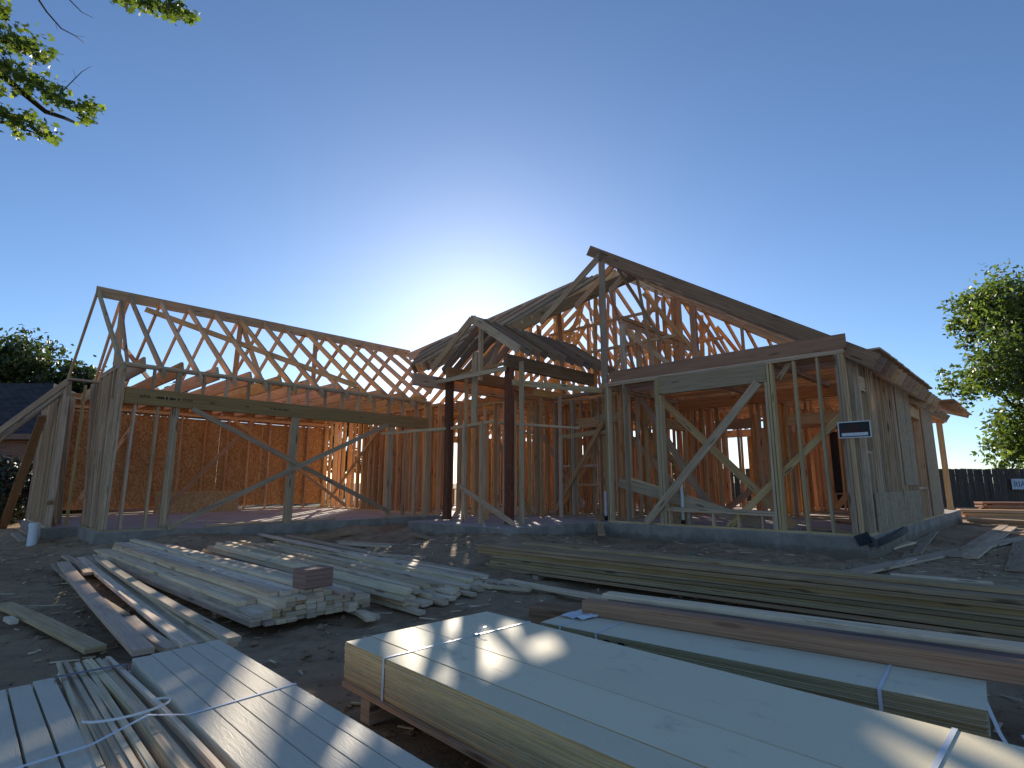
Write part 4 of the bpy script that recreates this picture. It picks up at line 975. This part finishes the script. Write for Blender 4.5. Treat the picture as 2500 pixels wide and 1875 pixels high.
# far lumber stacks in the sun, by the patio
for i,(p,q,h,m,lb_) in enumerate((((2345,1262),(2620,1268),.30,'framing',"long sunlit lumber stack by the fence beside the patio"),((2370,1277),(2640,1290),.16,'framing',"low sunlit board stack in front of the long one by the fence"),((2400,1253),(2600,1255),.45,'cedar',"farthest brown board stack lying along the fence"))):
    a = at(*p,.12); b = at(*q,.12); d = (b-a).normalized(); e = empty("board_stack", (a.x,a.y,0)); tag(e,lb_,"lumber stack",group="lumber stacks by the fence")
    nn = int(h/.04)
    for r in range(nn):
        mb = MB(); s_ = d*random.gauss(0,.12); mb.board(s_+Z*(.12+.04*r), s_+(b-a)*random.uniform(.9,1.0)+Z*(.12+.04*r), .036, .5+random.gauss(0,.05), m); mb.build("board", e)
for i,(x,y) in enumerate(((2300,1244),(2390,1282),(2440,1300))):
    a = at(x,y,.14); lumber("sunlit_offcut", a, a+Vector((random.uniform(.5,1.4),-.15+.1*i,0)), .04,.12,'framing',["small lit offcut at the foot of the patio post","lit offcut lying before the low sunlit stack","lit offcut nearest of those before the low sunlit stack"][i],"offcut")

# ------------------------------------------------------------------ fence, neighbour, vegetation
def fence():
    e = empty("board_fence", (8,27.6,0)); tag(e,"dark brown vertical board fence behind the plot","fence")
    mb = MB(); x = 0; n = 0
    while x < 60:
        w_ = .14; h = 1.92+random.gauss(0,.012); mb.board((x-10,-.03*(x-10),.02),(x-10+random.gauss(0,.004),-.03*(x-10)+random.gauss(0,.006),h),.018,w_,'fence_wood',up=Y_); x += w_+.006
    mb.build("picket_panel", e)
    for i in range(8):
        mb = MB(); mb.board((-10+8*i,-.03*(-10+8*i)+.06,0),(-10+8*i,-.03*(-10+8*i)+.06,1.85),.09,.09,'fence_wood'); mb.build("post", e)
    for z in (.4,1.6):
        mb = MB(); mb.board((-10,.35,z),(50,-1.45,z),.09,.04,'fence_wood'); mb.build("rail", e)
fence()
sp = at(2461,1176,1.3); fy = 27.55-.03*(25-8)
d = 27.0/ (FPX*math.cos(PITCH)+238.5*math.sin(PITCH)); sx_ = (2461-1250)*27.0/(FPX*math.cos(PITCH)+.0+42)
e = empty("fence_sign", (24.05,26.95,1.18)); tag(e,"white board with blue hand lettering fixed to the dark fence","sign")
mb = MB(); mb.board((0,0,0),(1.5,0,0),.50,.02,'sign_board',up=Z); mb.build("board", e)
text("RIAN", .38, 'sign_blue', e, (.08,-.013,-.13), (R(90),0,0), "lettering", .001)

def leaf_mesh(name, P, N, size, mat, parent, shape='quad', var=None):
    """P: n x 3 leaf centres, N: n x 3 facing"""
    n = len(P); N = N/np.linalg.norm(N, axis=1, keepdims=True)
    r = rng.normal(size=(n,3)); A = np.cross(N, r); A /= np.linalg.norm(A, axis=1, keepdims=True)+1e-9; B = np.cross(N, A)
    if shape == 'maple': pts = [(0,-.5),(.18,-.2),(.5,-.22),(.32,.05),(.42,.3),(.14,.22),(0,.62),(-.14,.22),(-.42,.3),(-.32,.05),(-.5,-.22),(-.18,-.2)]
    else: pts = [(0,-.55),(.27,-.05),(.2,.25),(0,.6),(-.2,.25),(-.27,-.05)]
    k = len(pts); sz = size*rng.uniform(.6,1.25,(n,1))
    V = np.zeros((n,k,3))
    for i,(x,y) in enumerate(pts): V[:,i] = P + A*(x*sz) + B*(y*sz) + N*(abs(x)*.35*sz)
    me = bpy.data.meshes.new(name); me.vertices.add(n*k); me.vertices.foreach_set("co", V.ravel().astype(np.float32))
    me.loops.add(n*k); me.loops.foreach_set("vertex_index", np.arange(n*k, dtype=np.int32))
    me.polygons.add(n); me.polygons.foreach_set("loop_start", np.arange(0,n*k,k,dtype=np.int32)); me.update(calc_edges=True)
    a = me.attributes.new("var",'FLOAT','FACE'); a.data.foreach_set("value", (rng.random(n) if var is None else var).astype(np.float32))
    me.materials.append(M[mat]); o = bpy.data.objects.new(name, me); col.objects.link(o)
    if parent is not None: o.parent = parent
    return o
def tree(name, loc, height, crown, nlobes, nleaf, size, mat, label, group=None, trunk_h=None, seed=1, lobe=.42, cat="tree", flat=1.0):
    r = np.random.default_rng(seed); rd = random.Random(seed)
    e = empty(name, loc); tag(e, label, cat, group)
    cx, cz = crown, (height-(trunk_h or height*.25))/2; cc = np.array([0,0,height-cz])
    mb = MB(); top = Vector((rd.gauss(0,.1),rd.gauss(0,.1),height*.75)); th_ = height*.028+.03
    mb.tube([(0,0,-.1),(0,0,height*.2),tuple(Vector((top.x*.5,top.y*.5,height*.5))),tuple(top)],[th_*1.3,th_,th_*.6,th_*.15],'bark',9)
    lob = []
    for i in range(nlobes):
        v = r.normal(size=3); v /= np.linalg.norm(v); v *= r.uniform(.25,1.0)**.5*.82
        c = cc+v*np.array([cx,cx,cz]); rad = lobe*crown*r.uniform(.55,1.15); lob.append((c,rad))
        st = Vector((0,0,max(.15*height, c[2]*r.uniform(.35,.6)))); mid = st.lerp(Vector(c),.55)+Vector((0,0,.06*height))
        mb.tube([tuple(st),tuple(mid),tuple(c)],[th_*.35,th_*.2,th_*.05],'bark',6)
    mb.build("trunk", e)
    P = []; N = []; var = []
    wts = np.array([l[1]**2 for l in lob]); wts /= wts.sum()
    for (c,rad),wt in zip(lob,wts):
        m = int(nleaf*wt); sub = max(3, m//28); tone = r.uniform(-.25,.25)
        for s in range(sub):
            v = r.normal(size=3); v /= np.linalg.norm(v); sc = c+v*rad*r.uniform(.45,1.05)*np.array([1,1,.8*flat])
            q = r.normal(size=(28,3))*rad*.17+sc; P.append(q); N.append(r.normal(size=(28,3))+np.array([0,0,.7])+v*.4); var.append(np.clip(r.random(28)*.7+.15+tone+r.uniform(-.15,.15),0,1))
    leaf_mesh("crown", np.concatenate(P), np.concatenate(N), size, mat, e, var=np.concatenate(var))
    return e
tree("broadleaf_tree",(31.2,31.5,0),14.6,5.4,40,36000,.30,'tree_leaf',"tall broadleaf tree with open leafy branches behind the dark fence","trees beyond the fence",trunk_h=1.2,seed=4,lobe=.36)
g = "trees beyond the fence"
tree("oak_tree",(-33.5,34,0),10.6,5.6,24,20000,.34,'oak_leaf',"big dark oak directly behind the neighbour's shingle roof","trees behind the neighbour",trunk_h=2,seed=11)
tree("oak_tree",(-29.5,36,0),9.0,3.6,16,12000,.32,'oak_leaf',"rounder oak between the big oak and the garage","trees behind the neighbour",trunk_h=2,seed=12)
tree("oak_tree",(-36,40,0),12.2,5.4,18,14000,.34,'oak_leaf',"tallest grey green oak rising beyond the neighbour's chimneyless roof","trees behind the neighbour",trunk_h=2,seed=13)
tree("oak_tree",(-27.6,43,0),9.5,2.8,9,3500,.32,'oak_leaf',"small dark treetop showing right beside the garage gable end","trees behind the neighbour",trunk_h=2,seed=14)
tree("distant_tree",(-12.5,41,0),7.8,2.6,9,3500,.30,'oak_leaf',"small treetop seen through the garage rafters",g,trunk_h=2,seed=15)
tree("distant_tree",(-9.0,44,0),6.8,2.8,9,3500,.30,'oak_leaf',"low bushy tree seen beneath the garage rafters",g,trunk_h=1.5,seed=16)
tree("distant_tree",(11.5,37,0),4.0,2.4,8,3000,.24,'tree_leaf',"young tree seen through the studs of the right wing",g,trunk_h=.8,seed=17)
tree("distant_tree",(2.0,38,0),3.6,2.6,8,3000,.24,'tree_leaf',"low tree seen through the studs behind the porch",g,trunk_h=.8,seed=18)
# dark hedge in front of the neighbour's wall
def hedge(loc, l, w, h, label, seed):
    r = np.random.default_rng(seed); e = empty("evergreen_shrub", loc); tag(e,label,"shrub"); n = 5200
    v = r.normal(size=(n,3)); v /= np.linalg.norm(v,axis=1,keepdims=True); v *= r.uniform(.55,1.0,(n,1)); P = v*np.array([l/2,w/2,h/2])+np.array([0,0,h/2]); P[:,2] = np.abs(P[:,2])+.02
    P += .09*np.sin(P[:,[1,2,0]]*7)
    leaf_mesh("foliage", P, v+r.normal(size=(n,3))*.5, .14, 'hedge_leaf', e)
    mb = MB(); mb.tube([(0,0,-.05),(0,0,h*.6)],[.06,.03],'bark',6); mb.build("stem", e)
hedge((-14.6,15.6,0),3.4,1.6,2.0,"dark dense shrub against the neighbour's brick wall",31)
hedge((-17.4,15.9,0),3.0,1.6,1.9,"dark shrub farthest from the garage by the brick wall",32)
hedge((-12.2,15.7,0),2.2,1.4,1.7,"low dark shrub between the brick wall and the garage",33)
def neighbour():
    e = empty("brick_house", (-24,18,0)); tag(e,"neighbour's low brick house with dark shingle roof beyond the garage","house")
    x0,x1,y0,y1,he = -9.0,8.6,0,9.0,2.62
    mb = MB(); mb.prism([(x0,y0),(x1,y0),(x1,y1),(x0,y1)],0,he,'brick'); mb.build("wall", e)
    ov = .5; rz = he+2.55; a=(x0-ov,y0-ov,he); b=(x1+ov,y0-ov,he); c=(x1+ov,y1+ov,he); d=(x0-ov,y1+ov,he); p=(x0+4.5,(y0+y1)/2,rz); q=(x1-3.6,(y0+y1)/2,rz)
    mb = MB(); sl = math.hypot(5.0,2.55)
    up_=.14
    def L(v): return (v[0],v[1],v[2]+up_)
    mb.quad([L(a),L(b),L(q),L(p)],'shingle',uvs=[(0,0),(18.6,0),(14.5,sl),(5,sl)]); mb.quad([L(c),L(d),L(p),L(q)],'shingle',uvs=[(0,0),(18.6,0),(13.6,sl),(4.1,sl)])
    mb.quad([L(b),L(c),L(q)],'shingle',uvs=[(0,0),(10,0),(5,sl)]); mb.quad([L(d),L(a),L(p)],'shingle',uvs=[(0,0),(10,0),(5,sl)])
    mb.quad([d,c,b,a],'gutter')
    rf = mb.build("roof", e)
    mb = MB()
    for s_,t_ in ((a,b),(b,c),(c,d),(d,a)): mb.board(Vector(s_)+Z*.07,Vector(t_)+Z*.07,.17,.03,'gutter')
    mb.build("fascia", rf)
neighbour()

# overhanging branches of the near tree, top left
def near_tree():
    e = empty("maple_tree", (-8.6,3.4,0)); tag(e,"near maple with leafy branches hanging against the open blue sky","tree")
    mb = MB(); mb.tube([(0,0,-.2),(.1,.1,2.5),(.0,.3,5.5),(.3,.5,8.5)],[.32,.24,.18,.06],'bark',12)
    def at_d(x, y, dist):
        a = x-1250.0; b = 937.5-y
        d = Vector((a, FPX*math.cos(PITCH)-b*math.sin(PITCH), FPX*math.sin(PITCH)+b*math.cos(PITCH))).normalized()
        return Vector((0,0,CAMZ))+d*dist-e.location
    D0 = 8.2
    def branch(pts, r0, r1, dist=D0):
        P = [at_d(x,y,dist+.15*i) for i,(x,y) in enumerate(pts)]; n = len(P); mb.tube([tuple(p) for p in P],[r0+(r1-r0)*i/(n-1) for i in range(n)],'bark',7); return P
    root = Vector((0,.3,5.0))
    main = [(-300,60),(-120,120),(0,180),(60,230),(110,272),(155,287),(185,300),(200,300)]
    b1 = branch(main,.05,.010); mb.tube([tuple(root),tuple((root+b1[0])/2+Vector((0,0,.4))),tuple(b1[0])],[.09,.07,.05],'bark',8)
    b2 = branch([(-300,300),(-60,290),(20,300),(60,315),(110,335)],.03,.006,8.6); mb.tube([tuple(root),tuple(b2[0])],[.07,.03],'bark',7)
    b3 = branch([(-300,-60),(-40,60),(20,110),(70,130),(110,150)],.03,.006,8.0); mb.tube([tuple(root+Vector((0,0,1))),tuple(b3[0])],[.07,.03],'bark',7)
    b4 = branch([(85,-15),(115,30),(150,70),(185,88),(205,105)],.010,.003,8.0); branch([(135,52),(140,75)],.003,.001,8.0); branch([(185,88),(208,90)],.003,.001,8.05)
    b5 = branch([(165,-5),(200,30),(228,44)],.006,.002,8.0); branch([(135,242),(170,205),(200,175),(222,162)],.007,.002,8.4); branch([(178,200),(195,212)],.002,.001,8.45); branch([(185,190),(178,168)],.002,.001,8.4)
    b6 = branch([(260,-200),(300,-60),(350,-10),(400,20),(470,38)],.03,.005,7.6); mb.tube([tuple(root+Vector((.1,.1,2.5))),tuple(b6[0])],[.08,.03],'bark',7)
    b7 = branch([(0,-200),(-20,-60),(0,20),(10,40)],.03,.008,8.0); mb.tube([tuple(root+Vector((0,0,2))),tuple(b7[0])],[.08,.03],'bark',7)
    mb.build("trunk", e)
    P = []; N = []; r = np.random.default_rng(77)
    def blob(x, y, rx, ry, n, dist=D0):
        ph = r.uniform(0,2*np.pi,n); rr = np.abs(r.normal(size=n))*.62
        for a_,q in zip(ph,rr):
            P.append(at_d(x+rx*q*math.cos(a_), y+ry*q*math.sin(a_), dist+r.normal()*.22)); N.append(Vector((r.normal(),r.normal(),r.normal()+.9)))
    for (x,y,rx,ry,n) in ((25,105,45,35,70),(75,115,38,30,60),(105,140,28,22,36),(10,160,30,26,40),(45,185,42,24,55),(85,205,35,22,45),(120,225,32,22,45),(145,245,22,20,30),(165,250,16,12,14),(195,265,24,16,26),(222,270,24,26,44),(210,292,14,12,14),
        (5,275,26,22,36),(40,300,26,20,36),(75,290,22,22,34),(105,320,30,22,46),(125,340,20,14,26),(50,330,16,10,14),(5,30,16,40,34),(0,225,10,18,8),(38,222,10,10,5),
        (320,3,34,14,36),(370,14,38,20,52),(420,28,36,22,58),(452,40,34,14,34),(300,-20,30,20,30),(400,-15,60,25,60),(-60,120,70,120,160),(-60,280,60,60,80),(-40,-40,60,60,80)):
        blob(x,y,rx,ry,int(n*2.6), 7.6 if x > 280 else D0+.2)
    leaf_mesh("crown", np.array([tuple(p) for p in P]), np.array([tuple(p) for p in N]), .066, 'maple_leaf', e, 'maple')
    # the rest of its crown, outside the picture to the left and above
    r2 = np.random.default_rng(5); PP=[]; NN=[]
    for i in range(60):
        c = np.array([r2.uniform(-4,1.2), r2.uniform(-4,2.2), r2.uniform(5.2,10)])
        q = r2.normal(size=(40,3))*.4+c; PP.append(q); NN.append(r2.normal(size=(40,3))+np.array([0,0,.8]))
    PP = np.concatenate(PP); NN = np.concatenate(NN)
    wx = PP[:,0]+e.location.x; wy = PP[:,1]+e.location.y; keep = wx < -1.02*np.maximum(wy,0)-.4
    leaf_mesh("crown", PP[keep], NN[keep], .11, 'maple_leaf', e, 'maple')
near_tree()
